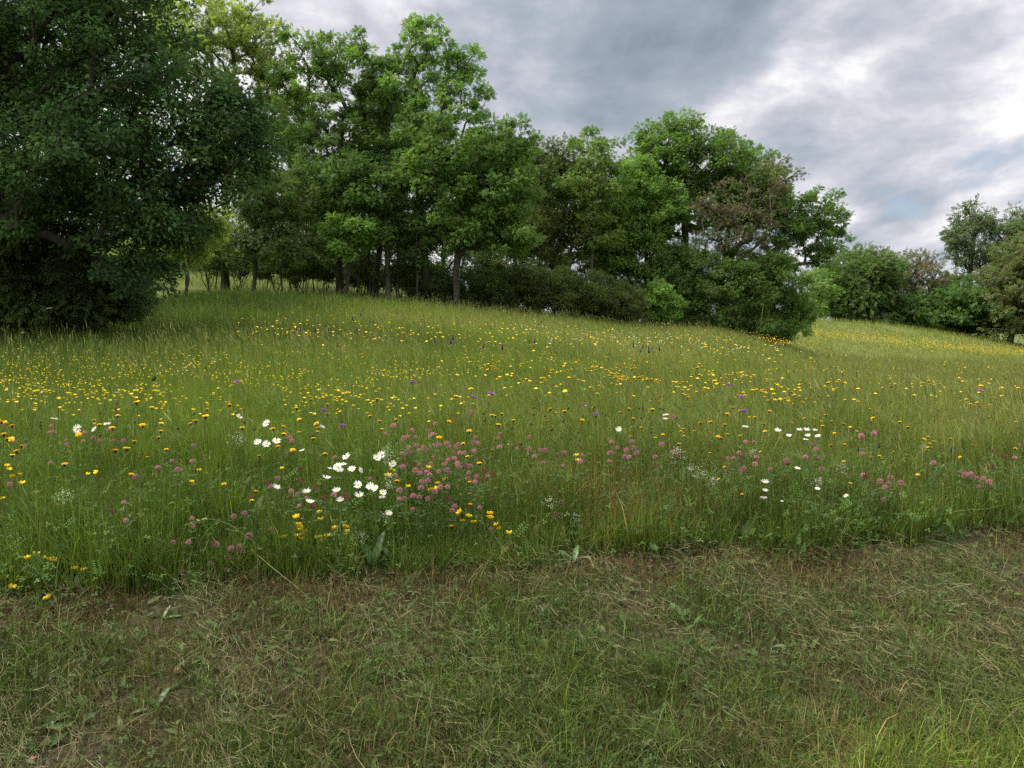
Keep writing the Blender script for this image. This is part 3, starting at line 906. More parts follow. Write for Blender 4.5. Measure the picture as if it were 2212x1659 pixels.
def stem_thing(name, label, x, yv, Y, h, r, lean, twigs=5, group=None):
    """thin standing stem with a few bare or leafy side twigs; lean in metres to the right at the top"""
    X0 = Y * (x * S22 - 512) / FPX
    Z0 = float(ground(X0, Y)) - 0.05
    e = empty(name, (X0, Y, Z0))
    tag(e, label, "sapling", group)
    t = np.linspace(0, 1, 7)
    P = np.stack((lean * t ** 1.3 + 0.06 * h * np.sin(4 * t + x) * t * .5, 0.1 * np.sin(3 * t + x), h * t), -1)
    P[0] = 0
    w = MB()
    tube(w, P, r * (1 - 0.7 * t), 6)
    c = MB()
    tw = []
    for k in range(twigs):
        q = rng.uniform(0.35, 1.0)
        b = np.array([np.interp(q, t, P[:, i]) for i in range(3)])
        d = norm(np.array((rng.normal(), rng.normal(), 0.5)))
        L = rng.uniform(0.3, 0.8)
        s = np.linspace(0, 1, 4)[:, None]
        Q = b + d * L * s + np.array((0, 0, -0.12 * L)) * s ** 2
        tube(w, Q, 0.02 * (1 - 0.8 * s[:, 0]), 4)
        tw.append(Q[-1])
        tw.append(Q[-2])
    w.build("trunk", M_BARKD, e, smooth=True)
    leaves(c, np.array(tw), 0.26, 16, 0.20, 'spray', DARKG + OLIVE, 0.7, 0.7, 0.2)
    c.build("crown", M_LEAF, e)


for k, (x, Y, h, r, lean) in enumerate(((455, 39, 2.6, .05, -.3), (470, 39.4, 2.4, .04, .3), (553, 38.5, 3.2, .035, .1), (578, 39, 2.6, .03, .2), (612, 38, 3.0, .06, -.05), (632, 39, 2.8, .03, -.25),
                                        (655, 38.5, 2.7, .035, .2), (682, 39, 3.0, .04, -.1), (708, 39.5, 2.8, .03, .25), (772, 38.5, 3.4, .05, .3), (800, 39, 3.2, .06, .1), (865, 39, 3.4, .05, -.2),
                                        (880, 39, 3.2, .04, .2), (900, 38, 3.4, .05, .15), (990, 38.2, 3.3, .05, .4), (480, 38.6, 2.7, .05, .35))):
    stem_thing("sapling", ("dark thin stem standing in the sunlit gap, number %d counting from the oak" % (k + 1)) if False else
               ("thin dark stem leaning left beside the yellow green bush", "thin dark stem just left of the thick trunk", "thin upright stem right of the thick trunk", "wispy stem right of the thick trunk, leaning right",
                "stout straight stem in the middle of the sunlit gap", "thin stem leaning left by the stout straight stem", "thin stem leaning right by the stout straight stem", "upright stem at the right end of the sunlit gap",
                "thin right leaning stem just left of the twin trunks", "leaning pole right against the twin trunks", "stout stem right of the twin trunks", "left leaning stem below the dead hanging branches",
                "right leaning stem below the dead hanging branches", "pale straight stem below the tallest ash", "pale crooked stem beside the bramble mounds", "stem of a forked clump nearest the thick trunk")[k],
               x, 0, Y, h, r, lean, 6, "thin stems at the wood edge")

# pale dead sticks at the foot of the right clump
for k, (x, y, Y, h, lean, lab) in enumerate(((1636, 700, 42.5, 2.0, 0.25, "pale bare stick standing at the foot of the right clump"), (1395, 690, 41.5, 1.2, 0.1, "short pale stake beside the thicket's right end"))):
    X0 = Y * (x * S22 - 512) / FPX
    e = empty("dead_stick", (X0, Y, float(ground(X0, Y)) - .05))
    w = MB()
    t = np.linspace(0, 1, 6)
    tube(w, np.stack((lean * t, 0 * t, h * t), -1), 0.035 * (1 - .6 * t), 5)
    w.build("trunk", M_STRAW, e)
    tag(e, lab, "stick")

# --- trees beyond the field on the right
tree("field_maple", "round dark green tree standing just over the field's brow", "tree", None, (1870, 700), 88.0,
     [(1850, 600, 70, 66, 0, 6), (1885, 585, 50, 45, 0, 5), (1815, 640, 50, 55, 0, 5), (1870, 660, 60, 45, -1, 4.5)],
     dens=1.35, cr=0.95, per=30, size=0.62, cols=((0.060, 0.115, 0.028), (0.07, 0.125, 0.03), (0.075, 0.12, 0.035)), trunk_r=0.3, twig=0.03, stems=3, minh=0.2)
tree("browned_tree", "thin brownish tree beside the round one over the brow", "tree", None, (1960, 710), 90.0,
     [(1980, 595, 48, 48, 0, 4), (2005, 590, 34, 40, 0, 3), (1955, 635, 46, 46, 0, 4), (1945, 575, 40, 36, 0, 3)],
     dens=0.55, cr=0.62, per=10, size=0.5, cols=BROWN, trunk_r=0.25, twig=0.035, minh=0.2)
tree("willow_bush", "low bushy tree filling the foot of the browned tree", "tree", None, (1970, 712), 88.0,
     [(1960, 672, 50, 38, 0, 4), (2010, 680, 36, 34, 0, 3), (1900, 690, 50, 24, 0, 3)],
     dens=1.3, cr=0.8, per=26, size=0.55, cols=ASH, trunk_r=0.12, stems=4, twig=0.03, minh=0.1)
tree("beech_tree", "dense rounded bright green tree before the poplars", "tree", None, (2060, 720), 88.0,
     [(2060, 660, 62, 60, 0, 5), (2030, 690, 40, 36, 0, 3), (2095, 690, 40, 40, 0, 3.5)],
     dens=1.5, cr=0.8, per=30, size=0.55, cols=((0.06, 0.125, 0.03), (0.07, 0.14, 0.03)), trunk_r=0.2, stems=3, twig=0.03, minh=0.1)
tree("poplar_tree", "tall poplar on a visible trunk against the pale sky", "tree", "poplars at the right edge", (2088, 700), 100.0,
     [(2085, 480, 30, 30, 0, 3), (2062, 510, 28, 34, 0, 3), (2108, 500, 22, 46, 0, 2.5), (2050, 540, 22, 18, 0, 2), (2085, 550, 26, 30, 0, 2.5), (2084, 456, 18, 20, 0, 2), (2112, 560, 20, 22, 0, 2), (2080, 600, 40, 14, 0, 3)],
     dens=0.75, cr=0.7, per=17, size=0.55, tmpl='spray', cols=((0.065, 0.11, 0.04), (0.075, 0.12, 0.045)), trunk_r=0.35, twig=0.045, top=(2087, 520))
tree("poplar_tree", "tall poplar cut by the picture's right edge", "tree", "poplars at the right edge", (2180, 720), 98.0,
     [(2165, 500, 26, 44, 0, 3), (2206, 478, 30, 44, 0, 3.5), (2170, 560, 30, 44, 0, 3.5), (2225, 560, 44, 56, 0, 4), (2270, 480, 60, 60, 0, 5)],
     dens=0.95, cr=0.7, per=18, size=0.55, tmpl='spray', cols=((0.065, 0.11, 0.04), (0.075, 0.12, 0.045)), trunk_r=0.35, twig=0.045)
tree("oak_tree", "broad olive brown tree at the right edge below the poplars", "tree", None, (2180, 745), 84.0,
     [(2185, 620, 66, 75, 0, 5.5), (2150, 680, 50, 50, 0, 4), (2230, 660, 70, 80, 0, 5), (2200, 550, 36, 40, 0, 4), (2270, 600, 70, 100, 0, 5)],
     dens=1.35, cr=0.85, per=26, size=0.55, tmpl='spray', cols=((0.080, 0.11, 0.032), (0.075, 0.12, 0.032), (0.085, 0.105, 0.036)), trunk_r=0.35, twig=0.035, minh=0.2)
tree("hedge_tree", "thin grey green tree in the gap between the clump and the brow", "tree", None, (1755, 695), 84.0,
     [(1750, 610, 30, 36, 0, 3), (1770, 650, 30, 34, 0, 3), (1740, 660, 30, 30, 0, 3)],
     dens=0.85, cr=0.8, per=18, size=0.5, cols=ASH, trunk_r=0.16, twig=0.03, minh=0.2)
PX = 1024.0 / 4032.0

# ------------------------------------------------------------------ grass


def blades(mb, P, h, w, ang, lean, C, segs=3, droop=0.0, tipc=None):
    """curved tapering blades; all arguments arrays over n; ang: bearing of the lean"""
    n = len(P)
    t = np.linspace(0, 1, segs + 1)
    d = np.stack((np.cos(ang), np.sin(ang), np.zeros(n)), -1)
    fa = rng.uniform(0, math.pi, n)
    s = np.stack((np.cos(fa), np.sin(fa), np.zeros(n)), -1)
    z = np.array((0, 0, 1.0))
    hh, ll = np.asarray(h)[:, None, None], np.asarray(lean)[:, None, None]
    tt = t[None, :, None]
    c = P[:, None, :] + z * hh * (tt - np.minimum(ll, 1.4) * 0.38 * tt ** 2.2 - droop * tt ** 4) + d[:, None, :] * hh * ll * tt ** 1.8
    wd = np.asarray(w)[:, None] * (1 - t[None, :] ** 1.6) * (0.65 + 0.7 * t[None, :] * (1 - t[None, :]) * 2)
    L, Rr = c - s[:, None] * wd[..., None] * 0.5, c + s[:, None] * wd[..., None] * 0.5
    k = 2 * segs + 1
    V = np.zeros((n, k, 3))
    V[:, 0:2 * segs:2] = L[:, :-1]
    V[:, 1:2 * segs:2] = Rr[:, :-1]
    V[:, -1] = c[:, -1]
    base = (np.arange(n) * k)[:, None, None]
    q = np.array([(2 * i, 2 * i + 1, 2 * i + 3, 2 * i + 2) for i in range(segs - 1)], int).reshape(-1, 4)
    tr = np.array([(2 * segs - 2, 2 * segs - 1, 2 * segs)])
    CC = np.repeat(np.asarray(C), k, axis=0)
    v0 = mb.n
    mb.add(V.reshape(-1, 3), (q[None] + base).reshape(-1, 4), CC)
    # the tips share the vertices just added
    mb.f.append((tr[None] + base).reshape(-1) + v0)
    mb.t.append(np.full(n, 3, np.int32))
    mb.mi.append(np.zeros(n, np.int32))


def far_y(x, y):
    return np.interp(x / np.maximum(y, .5), _A, _D)


LEAFY = [place(u * PX, v * PX, 0.0)[:2] for (u, v) in ((985, 2095), (400, 1990), (1470, 2235), (1660, 2085), (765, 2330), (290, 2330), (2260, 2215), (2930, 2120))]


def clear_of(x, y):
    k = np.ones(len(x), bool)
    for (a, b) in LEAFY:
        t = (y - b) * -1.0
        k &= ~((t > -.03) & (t < .30) & (np.abs(x - (a - (b - y) * a / b)) < .075))
    return k


def field_points(n, y0, y1, amax=1.05, power=2.0):
    """random points of the standing meadow, about evenly spread over the picture"""
    y = np.exp(rng.uniform(math.log(y0), math.log(y1), n))
    a = rng.uniform(-amax, amax, n)
    x = a * y
    k = (y > edge_y(x)) & (y < far_y(x, y) * 1.03 + 1.0) & (clear_of(x, y) | (rng.random(len(x)) < .12))
    return x[k], y[k]


def pick(cols, n, p=None):
    cols = np.asarray(cols, float)
    return cols[rng.choice(len(cols), n, p=p)]


BX, BY, _bz, _bh = place(622, 505, 0.1)


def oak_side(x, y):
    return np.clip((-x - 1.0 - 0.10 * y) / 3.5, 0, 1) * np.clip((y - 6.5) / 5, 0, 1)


def meadow_colour(x, y, straw):
    """green, olive or straw by patches of the field"""
    n = len(x)
    f = fbm(x * 0.35, y * 0.22, 21)
    g = fbm(x * 0.9 + 30, y * 0.6, 22)
    lush = np.clip((6.5 - y) / 3.0, 0, 1)
    shade = oak_side(x, y)       # the oak's shade, put into the blade colour as darker green
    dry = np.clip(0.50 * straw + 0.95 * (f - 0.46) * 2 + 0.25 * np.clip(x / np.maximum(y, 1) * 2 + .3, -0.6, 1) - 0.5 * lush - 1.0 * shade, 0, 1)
    green = pick(((0.135, 0.200, 0.022), (0.155, 0.215, 0.026), (0.110, 0.172, 0.022), (0.185, 0.235, 0.036)), n)
    dryc = pick(((0.30, 0.29, 0.085), (0.25, 0.255, 0.066), (0.38, 0.35, 0.14), (0.21, 0.235, 0.052)), n)
    k = (rng.random(n) < dry * 0.85)[:, None]
    C = np.where(k, dryc, green)
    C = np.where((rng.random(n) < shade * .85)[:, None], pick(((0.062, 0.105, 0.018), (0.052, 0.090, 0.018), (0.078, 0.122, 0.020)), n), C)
    # leafier, deeper green grass along the mown edge
    near = np.clip((1.9 - (y - edge_y(x))) / 1.5, 0, 1)
    C = np.where((rng.random(n) < near * .75)[:, None], pick(((0.072, 0.125, 0.020), (0.060, 0.105, 0.020), (0.090, 0.150, 0.024), (0.12, 0.17, 0.03)), n), C)
    # the wood's shade painted into the grass as a darker belt, and one burnt patch by the mown edge
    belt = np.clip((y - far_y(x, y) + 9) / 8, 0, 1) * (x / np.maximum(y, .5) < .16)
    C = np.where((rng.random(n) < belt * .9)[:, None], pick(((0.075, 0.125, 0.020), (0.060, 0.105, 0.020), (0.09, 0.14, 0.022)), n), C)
    burnt = np.exp(-(((x - BX) / .34) ** 2 + ((y - BY) / .30) ** 2))
    C = np.where((rng.random(n) < burnt * .8)[:, None], pick(((0.30, 0.19, 0.06), (0.24, 0.17, 0.055), (0.26, 0.24, 0.07)), n), C)
    C = C * (0.8 + 0.4 * g)[:, None] * rng.uniform(0.72, 1.28, (n, 1))
    return C


def grass_height(x, y):
    e = y - edge_y(x)
    h = 0.20 + 0.27 * np.clip(e / 2.0, 0, 1) ** 0.8 + 0.06 * np.clip((y - 7) / 10, 0, 1)
    tus = np.clip((vnoise(x * 3.6, y * 3.6, 33) - 0.55) * 3, 0, 1) * np.clip(1.4 - e / 2.5, 0.15, 1)
    return h * (0.62 + 0.62 * fbm(x * 0.9, y * 0.9, 31) + 0.55 * tus)


def P3(x, y, dz=-0.01):
    return np.stack((x, y, ground(x, y) + dz), -1)


# standing grass: leaf blades
mb = MB()
x, y = field_points(560000, 3.2, 100)
h = grass_height(x, y) * rng.uniform(0.55, 1.12, len(x))
w = (0.0030 + 0.00036 * y) * rng.uniform(0.6, 1.4, len(x))
wind = 2.7 + 1.1 * (fbm(x * .3, y * .3, 41) - .5) * 2
ang = np.where(rng.random(len(x)) < 0.5, wind + rng.normal(0, 0.7, len(x)), rng.uniform(0, 6.283, len(x)))
lean = np.abs(rng.normal(0.28, 0.25, len(x)))
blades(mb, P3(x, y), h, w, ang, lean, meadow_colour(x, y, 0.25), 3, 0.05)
# more blades and pale culms where the front of the stand is seen close
x, y = field_points(170000, 3.3, 8.5)
h = grass_height(x, y) * rng.uniform(0.6, 1.4, len(x))
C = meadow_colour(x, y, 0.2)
k = rng.random(len(x)) < .14
C[k] = pick(((0.24, 0.30, 0.075), (0.30, 0.30, 0.11), (0.18, 0.27, 0.055)), k.sum())
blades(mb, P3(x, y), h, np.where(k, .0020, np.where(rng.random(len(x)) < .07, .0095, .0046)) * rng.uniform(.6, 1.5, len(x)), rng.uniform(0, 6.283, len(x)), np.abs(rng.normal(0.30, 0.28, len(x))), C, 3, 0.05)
# the field's far side, behind the trees and over the brow, thin long grass that only shows edge on
n = 50000
y = np.exp(rng.uniform(math.log(40), math.log(110), n))
x = rng.uniform(-0.62, 0.70, n) * y
k = y > far_y(x, y)
x, y = x[k], y[k]
blades(mb, P3(x, y), rng.uniform(.3, .6, len(x)), 0.03 * rng.uniform(.6, 1.4, len(x)), rng.uniform(0, 6.28, len(x)), np.abs(rng.normal(.3, .2, len(x))),
       pick(((0.12, 0.17, 0.035), (0.15, 0.19, 0.045), (0.17, 0.20, 0.05)), len(x)) * rng.uniform(.8, 1.2, (len(x), 1)), 2)
tag(mb.build("meadow_grass", M_GRASS), "long green and olive grass of the meadow", "grass", kind='stuff')

# flowering stalks with pale seed heads
mb = MB()
x, y = field_points(130000, 3.4, 85)
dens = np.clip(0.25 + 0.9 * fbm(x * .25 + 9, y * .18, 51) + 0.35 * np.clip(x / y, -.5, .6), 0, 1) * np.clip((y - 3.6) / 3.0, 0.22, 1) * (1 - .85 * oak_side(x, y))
k = rng.random(len(x)) < dens
x, y = x[k], y[k]
n = len(x)
h = grass_height(x, y) * rng.uniform(0.85, 1.32, n) + 0.05
w = 0.0012 + 0.00016 * y
ang = 2.8 + rng.normal(0, 0.8, n)
lean = np.abs(rng.normal(0.20, 0.18, n))
sc = pick(((0.22, 0.24, 0.065), (0.28, 0.27, 0.095), (0.18, 0.215, 0.05), (0.24, 0.20, 0.08)), n) * rng.uniform(.8, 1.2, (n, 1))
P = P3(x, y)
blades(mb, P, h, w, ang, lean, sc, 3)
# the head: a narrow feathery spindle of three crossed lozenges round the stalk's upper end
d = np.stack((np.cos(ang), np.sin(ang), np.zeros(n)), -1)
z = np.array((0, 0, 1.0))
t1 = 0.80


def stalk(t):
    return P + z * (h * (t - np.minimum(lean, 1.4) * 0.38 * t ** 2.2))[:, None] + d * (h * lean * t ** 1.8)[:, None]


a, b = stalk(0.78), stalk(1.02)
fw = b - a
L = np.linalg.norm(fw, axis=1)
V, F = [], []
for q in range(3):
    th = q * math.pi / 3
    cx, sx = math.cos(th), math.sin(th)
    o = len(V)
    V += [(0, 0, 0), (0.034 * cx, 0.35, 0.034 * sx), (0.02 * cx, 0.75, 0.02 * sx), (0, 1, 0), (-0.02 * cx, 0.70, -0.02 * sx), (-0.034 * cx, 0.3, -0.034 * sx)]
    F += [(o, o + 1, o + 2, o + 3, o + 4, o + 5)]
hc = pick(((0.31, 0.33, 0.13), (0.26, 0.29, 0.10), (0.37, 0.37, 0.17), (0.27, 0.24, 0.11), (0.22, 0.27, 0.085)), n) * rng.uniform(.8, 1.2, (n, 1))
scatter(mb, np.array(V), np.array(F), a, frames(fw, rand_unit(n)), L * rng.uniform(.6, 1.0, n) * np.clip(0.75 + 0.008 * y, .75, 1.1), hc)
tag(mb.build("grass_seed_heads", M_GRASS), "pale feathery seed heads standing above the meadow grass", "grass", kind='stuff')

# leafy herbs low in the front of the standing meadow: clover, vetch, small broad leaves
mb = MB()
trif = []
TF = []
for q in range(3):
    th = q * 2 * math.pi / 3
    c, s = math.cos(th), math.sin(th)
    o = len(trif)
    for (px, py, pz) in ((0, 0.05, 0), (0.26, 0.35, 0.05), (0.24, 0.75, 0.03), (0, 0.95, -0.03), (-0.24, 0.75, 0.03), (-0.26, 0.35, 0.05)):
        trif.append((px * c - py * s, px * s + py * c, pz))
    TF.append(tuple(range(o, o + 6)))
trif = np.array(trif)
n = 50000
y = np.exp(rng.uniform(math.log(3.3), math.log(11), n))
x = rng.uniform(-1.0, 1.0, n) * y
e = y - edge_y(x)
k = (e > -0.08) & clear_of(x, y) & (rng.random(n) < np.clip(1.35 - e / 4, 0.1, 1) * np.clip(fbm(x * 1.6, y * 1.6, 61) * 2.4 - 0.55, 0.08, 1))
x, y = x[k], y[k]
n = len(x)
hz = rng.random(n) ** 0.8 * grass_height(x, y) * 0.85 + 0.02
P = P3(x, y, 0) + np.stack((0 * x, 0 * x, hz), -1)
C = pick(((0.070, 0.140, 0.028), (0.085, 0.160, 0.030), (0.060, 0.120, 0.030), (0.11, 0.18, 0.034)), n) * rng.uniform(.75, 1.25, (n, 1))
scatter(mb, trif, np.array(TF), P, frames(rand_unit(n) * (1, 1, .3), norm(np.array((0, -0.35, 1.0)) + rng.normal(0, .4, (n, 3)))), rng.uniform(.011, .021, n) * (0.8 + .05 * y), C)
# vetch: pinnate sprays
m = 3600
j = rng.integers(0, n, m)
V, F = [], []
for q in range(6):
    for sx in (-1, 1):
        o = len(V)
        yy = 0.12 + q * 0.15
        V += [(0, yy, 0), (sx * 0.13, yy + .05, .02), (sx * 0.24, yy + .10, -.01), (sx * .12, yy + .12, .02)]
        F += [(o, o + 1, o + 2, o + 3)]
C = pick(((0.08, 0.16, 0.028), (0.10, 0.18, 0.03), (0.07, 0.135, 0.03)), m) * rng.uniform(.8, 1.2, (m, 1))
fw = rand_unit(m)
fw[:, 2] = np.abs(fw[:, 2]) * 0.8 + .2
scatter(mb, np.array(V), np.array(F), P[j] + rng.normal(0, .03, (m, 3)) * (1, 1, .3), frames(fw, rand_unit(m) + (0, -0.5, .8)), rng.uniform(.05, .11, m), C)
# lance leaves
m = 2600
j = rng.integers(0, n, m)
V = np.array([(0, 0, 0), (.09, .25, .02), (.11, .55, .03), (.05, .85, -.04), (0, 1, -.12), (-.05, .85, -.04), (-.11, .55, .03), (-.09, .25, .02)])
C = pick(((0.085, 0.16, 0.03), (0.10, 0.19, 0.035), (0.07, 0.14, 0.035)), m) * rng.uniform(.8, 1.2, (m, 1))
fw = rand_unit(m) * (1, 1, .6) + (0, 0, .7)
Q = P[j].copy()
Q[:, 2] = ground(Q[:, 0], Q[:, 1]) + rng.uniform(0.0, .12, m)
scatter(mb, V, np.array([(0, 1, 6 + 1, 7)[:3] + (7,), (1, 2, 6, 7), (2, 3, 5, 6), (3, 4, 4, 5)][1:3]), Q, frames(fw, rand_unit(m) + (0, -.6, .6)), rng.uniform(.05, .13, m), C * .8)
tag(mb.build("clover_leaves", M_FORB), "low leafy clover and vetch filling the foot of the standing meadow", "ground cover", kind='stuff')

# ---------------------------------------------------------------- the mown verge


def verge_points(n, y0=2.2, y1=6.2, over=0.12):
    y = y0 * np.exp(rng.uniform(0, math.log(y1 / y0), n))
    x = rng.uniform(-1.1, 1.1, n) * y
    k = y < edge_y(x) + over
    return x[k], y[k]


mb = MB()
x, y = verge_points(290000)
gr = fbm(x * 2.2, y * 2.2, 71)
bare = fbm(x * 2.0 + 50, y * 3.0, 72, 4)
lushr = np.clip((x - 0.75 + (2.9 - y) * .6) / .6, 0, 1) * np.clip((3.15 - y) / .45, 0, 1)
k = rng.random(len(x)) < np.clip(1.35 - 2.2 * np.clip(bare - 0.52, 0, 1) * 3, 0.15, 1)
x, y, gr, lushr = x[k], y[k], gr[k], lushr[k]
n = len(x)
h = rng.gamma(2.4, 0.024, n) * (0.35 + 1.25 * gr) + 0.012 + 0.11 * lushr * rng.random(n)
w = rng.uniform(0.0020, 0.0058, n)
ed = edge_y(x) - y
band = np.clip(1 - np.abs(ed - .12) / .26, 0, 1) * (0.5 + fbm(x * 2.5, y, 79))
greenp = np.clip(.08 + (gr - 0.27) * 2.2 - .8 * band + 0.5 * lushr, 0.12, 0.95)
green = pick(((0.090, 0.140, 0.022), (0.075, 0.118, 0.020), (0.120, 0.168, 0.026), (0.10, 0.125, 0.028)), n)
dry = pick(((0.17, 0.145, 0.055), (0.24, 0.20, 0.085), (0.11, 0.09, 0.04), (0.15, 0.10, 0.05), (0.11, 0.125, 0.038)), n)
C = np.where((rng.random(n) < greenp)[:, None], green, dry) * rng.uniform(.45, 1.35, (n, 1)) * (1 - .35 * band.clip(0, 1))[:, None] * np.where(band[:, None] > .3, (1.1, .92, .9), (1., 1., 1.))
C = C * (1 + 0.7 * lushr[:, None] * (1.1, 1.0, .7)) * (0.55 + 0.75 * fbm(x * 9, y * 9, 77, 2))[:, None]
blades(mb, P3(x, y, -.004), h, w, rng.uniform(0, 6.283, n), np.abs(rng.normal(.55, .45, n)), C, 3, .1)
# taller tufts that the mower missed
m = 340
cx, cy = verge_points(m * 2, 2.3, 5.6, 0.0)
cx, cy = cx[:m], cy[:m]
own = rng.integers(0, len(cx), 14000)
x = cx[own] + rng.normal(0, .035, len(own))
y = cy[own] + rng.normal(0, .035, len(own))
n = len(x)
hh = rng.uniform(.06, .19, len(cx))[own] * rng.uniform(.5, 1.1, n)
tc_ = pick(((0.085, 0.150, 0.028), (0.11, 0.17, 0.035), (0.07, 0.125, 0.028), (0.16, 0.16, 0.055)), len(cx))[own]
blades(mb, P3(x, y, -.004), hh, rng.uniform(.0018, .004, n), rng.uniform(0, 6.283, n), np.abs(rng.normal(.5, .35, n)), tc_ * rng.uniform(.75, 1.25, (n, 1)), 3, .1)
tag(mb.build("mown_grass", M_MOWN), "short mown turf of green and straw coloured stubble in front of the meadow", "grass", kind='stuff')

# hay: cut stems lying in streaks over the verge
mb = MB()
x, y = verge_points(88000, 2.2, 6.0, 0.05)
ca, sa = math.cos(-0.95), math.sin(-0.95)
s1 = x * ca + y * sa
s2 = -x * sa + y * ca
streak = fbm(s2 * 3.2, s1 * 0.55, 81)
k = rng.random(len(x)) < np.clip((streak - 0.46) * 4.0 + 0.22 * np.clip(x, -.6, 1) + .14, 0.09, 1)
x, y, streak = x[k], y[k], streak[k]
n = len(x)
L = rng.gamma(2.0, .024, n).clip(.02, .26)
a = np.where(rng.random(n) < .62, -0.95 + rng.normal(0, .38, n), rng.uniform(0, 6.283, n)) + np.where(rng.random(n) < .5, math.pi, 0)
pz = 0.010 + np.clip(streak - .44, 0, 1) * rng.random(n) * .34 + rng.random(n) * .05
P = P3(x, y, 0)
fw = np.stack((np.cos(a), np.sin(a), rng.normal(.08, .26, n)), -1)
# follow the slope of the bank
fw[:, 2] += (ground(x + .1 * np.cos(a), y + .1 * np.sin(a)) - ground(x - .1 * np.cos(a), y - .1 * np.sin(a))) / .2
P[:, 2] += pz
V = np.array([(-.5, 0, 0), (.5, 0, 0), (.5, .35, .5), (-.5, .35, .5), (.42, .7, .3), (-.42, .7, .3), (.2, 1, -.6), (-.2, 1, -.6)], float)
R = frames(fw, rand_unit(n) * (1, 1, .4) + (0, -.5, 1.0))
wd = rng.uniform(.0008, .0020, n)
bend = rng.normal(0, .05, n)
VV = np.zeros((n, 8, 3))
VV[:, :, 0] = V[None, :, 0] * wd[:, None] + (V[None, :, 1] ** 2) * (L * rng.normal(0, .22, n))[:, None]
VV[:, :, 1] = V[None, :, 1] * L[:, None]
VV[:, :, 2] = V[None, :, 2] * (L * .06)[:, None]
W = np.einsum('nij,nkj->nki', R, VV) + P[:, None]
F = (np.array([(0, 1, 2, 3), (3, 2, 4, 5), (5, 4, 6, 7)])[None] + (np.arange(n) * 8)[:, None, None]).reshape(-1, 4)
hc = pick(((0.20, 0.19, 0.075), (0.26, 0.24, 0.105), (0.15, 0.16, 0.058), (0.12, 0.135, 0.044), (0.34, 0.30, 0.155), (0.10, 0.12, 0.038), (0.085, 0.11, 0.036), (0.17, 0.115, 0.06)), n) * rng.uniform(.6, 1.05, (n, 1))
mb.add(W.reshape(-1, 3), F, np.repeat(hc, 8, 0))
tag(mb.build("hay_clippings", M_MOWN), "cut grass stems lying in pale diagonal streaks over the mown verge", "hay", kind='stuff')

# small leaves in the mown turf
mb = MB()
x, y = verge_points(24000, 2.2, 5.8, .1)
k = rng.random(len(x)) < np.clip(fbm(x * 2.4 + 70, y * 2.4, 91) * 2.6 - .85, .04, 1)
x, y = x[k], y[k]
n = len(x)
P = P3(x, y, 0)
P[:, 2] += rng.random(n) * .045 + .012
C = pick(((0.055, 0.11, 0.028), (0.075, 0.14, 0.032), (0.09, 0.15, 0.035), (0.06, 0.10, 0.035), (0.08, 0.14, .03), (0.07, 0.12, .03)), n) * rng.uniform(.75, 1.25, (n, 1))
scatter(mb, trif, np.array(TF), P, frames(rand_unit(n) * (1, 1, .2), norm(np.array((0, -.3, 1.0)) + rng.normal(0, .35, (n, 3)))), rng.uniform(.008, .020, n), C)
m = 4600
x, y = verge_points(m, 2.2, 5.6, .1)
m = len(x)
P = P3(x, y, 0.005)
C = pick(((0.07, 0.13, 0.03), (0.09, 0.15, 0.035), (0.055, 0.105, 0.03), (0.14, 0.17, 0.06)), m) * rng.uniform(.8, 1.2, (m, 1))
scatter(mb, np.array([(0, 0, 0), (.12, .3, .08), (.14, .62, .10), (0, 1, .02), (-.14, .62, .10), (-.12, .3, .08)]), np.array([(0, 1, 2, 3, 4, 5)]), P,
        frames(rand_unit(m) * (1, 1, .25) + (0, 0, .25), rand_unit(m) * .4 + (0, -.3, 1)), rng.uniform(.025, .085, m), C)
tag(mb.build("verge_weed_leaves", M_FORB), "small clover and plantain leaves scattered through the mown turf", "ground cover", kind='stuff')

# ------------------------------------------------------------------ flowers, each rooted in the soil where the photograph shows it
PX = 1024.0 / 4032.0


def ring(mb, n, r0, r1, w, cup, z0=0.0, mi=0, jit=0.12, twist=0.0, a0=0.0, miss=0.0):
    """ring of strap shaped petals"""
    for k in range(n):
        if rng.random() < miss:
            continue
        a = a0 + (k + rng.normal(0, jit)) * 2 * math.pi / n
        R1 = r1 * rng.uniform(0.9, 1.08)
        cu = cup + rng.normal(0, 0.12)
        c, s = math.cos(a), math.sin(a)
        V = []
        for (t, ww) in ((0, 0.45), (0.35, 0.9), (0.75, 1.0), (0.95, 0.6), (1.0, 0.22)):
            r = r0 + (R1 - r0) * t
            z = z0 + cu * r1 * t ** 1.6 * 0.6
            for sg in (-1, 1):
                y = sg * w * ww * 0.5
                V.append((r * c - y * s, r * s + y * c, z + abs(y) * 0.25 + sg * twist * w * t))
        mb.add(V, [(2 * i, 2 * i + 2, 2 * i + 3, 2 * i + 1) for i in range(4)], None, mi)


def dome(mb, r, h, z0=0.0, mi=0, nu=10, nv=4, below=0.0):
    V = [(0, 0, z0 + h)]
    for j in range(1, nv + 1):
        t = j / nv * math.pi / 2
        for i in range(nu):
            a = i * 2 * math.pi / nu + 0.3 * j
            V.append((r * math.sin(t) * math.cos(a), r * math.sin(t) * math.sin(a), z0 + h * math.cos(t)))
    F4 = [(1 + (j - 1) * nu + i, 1 + j * nu + i, 1 + j * nu + (i + 1) % nu, 1 + (j - 1) * nu + (i + 1) % nu) for j in range(1, nv) for i in range(nu)]
    o = mb.n
    mb.add(V, F4, None, mi)
    mb.f.append(np.array([(0, 1 + i, 1 + (i + 1) % nu) for i in range(nu)], np.int32).ravel() + o)
    mb.t.append(np.full(nu, 3, np.int32))
    mb.mi.append(np.full(nu, mi, np.int32))


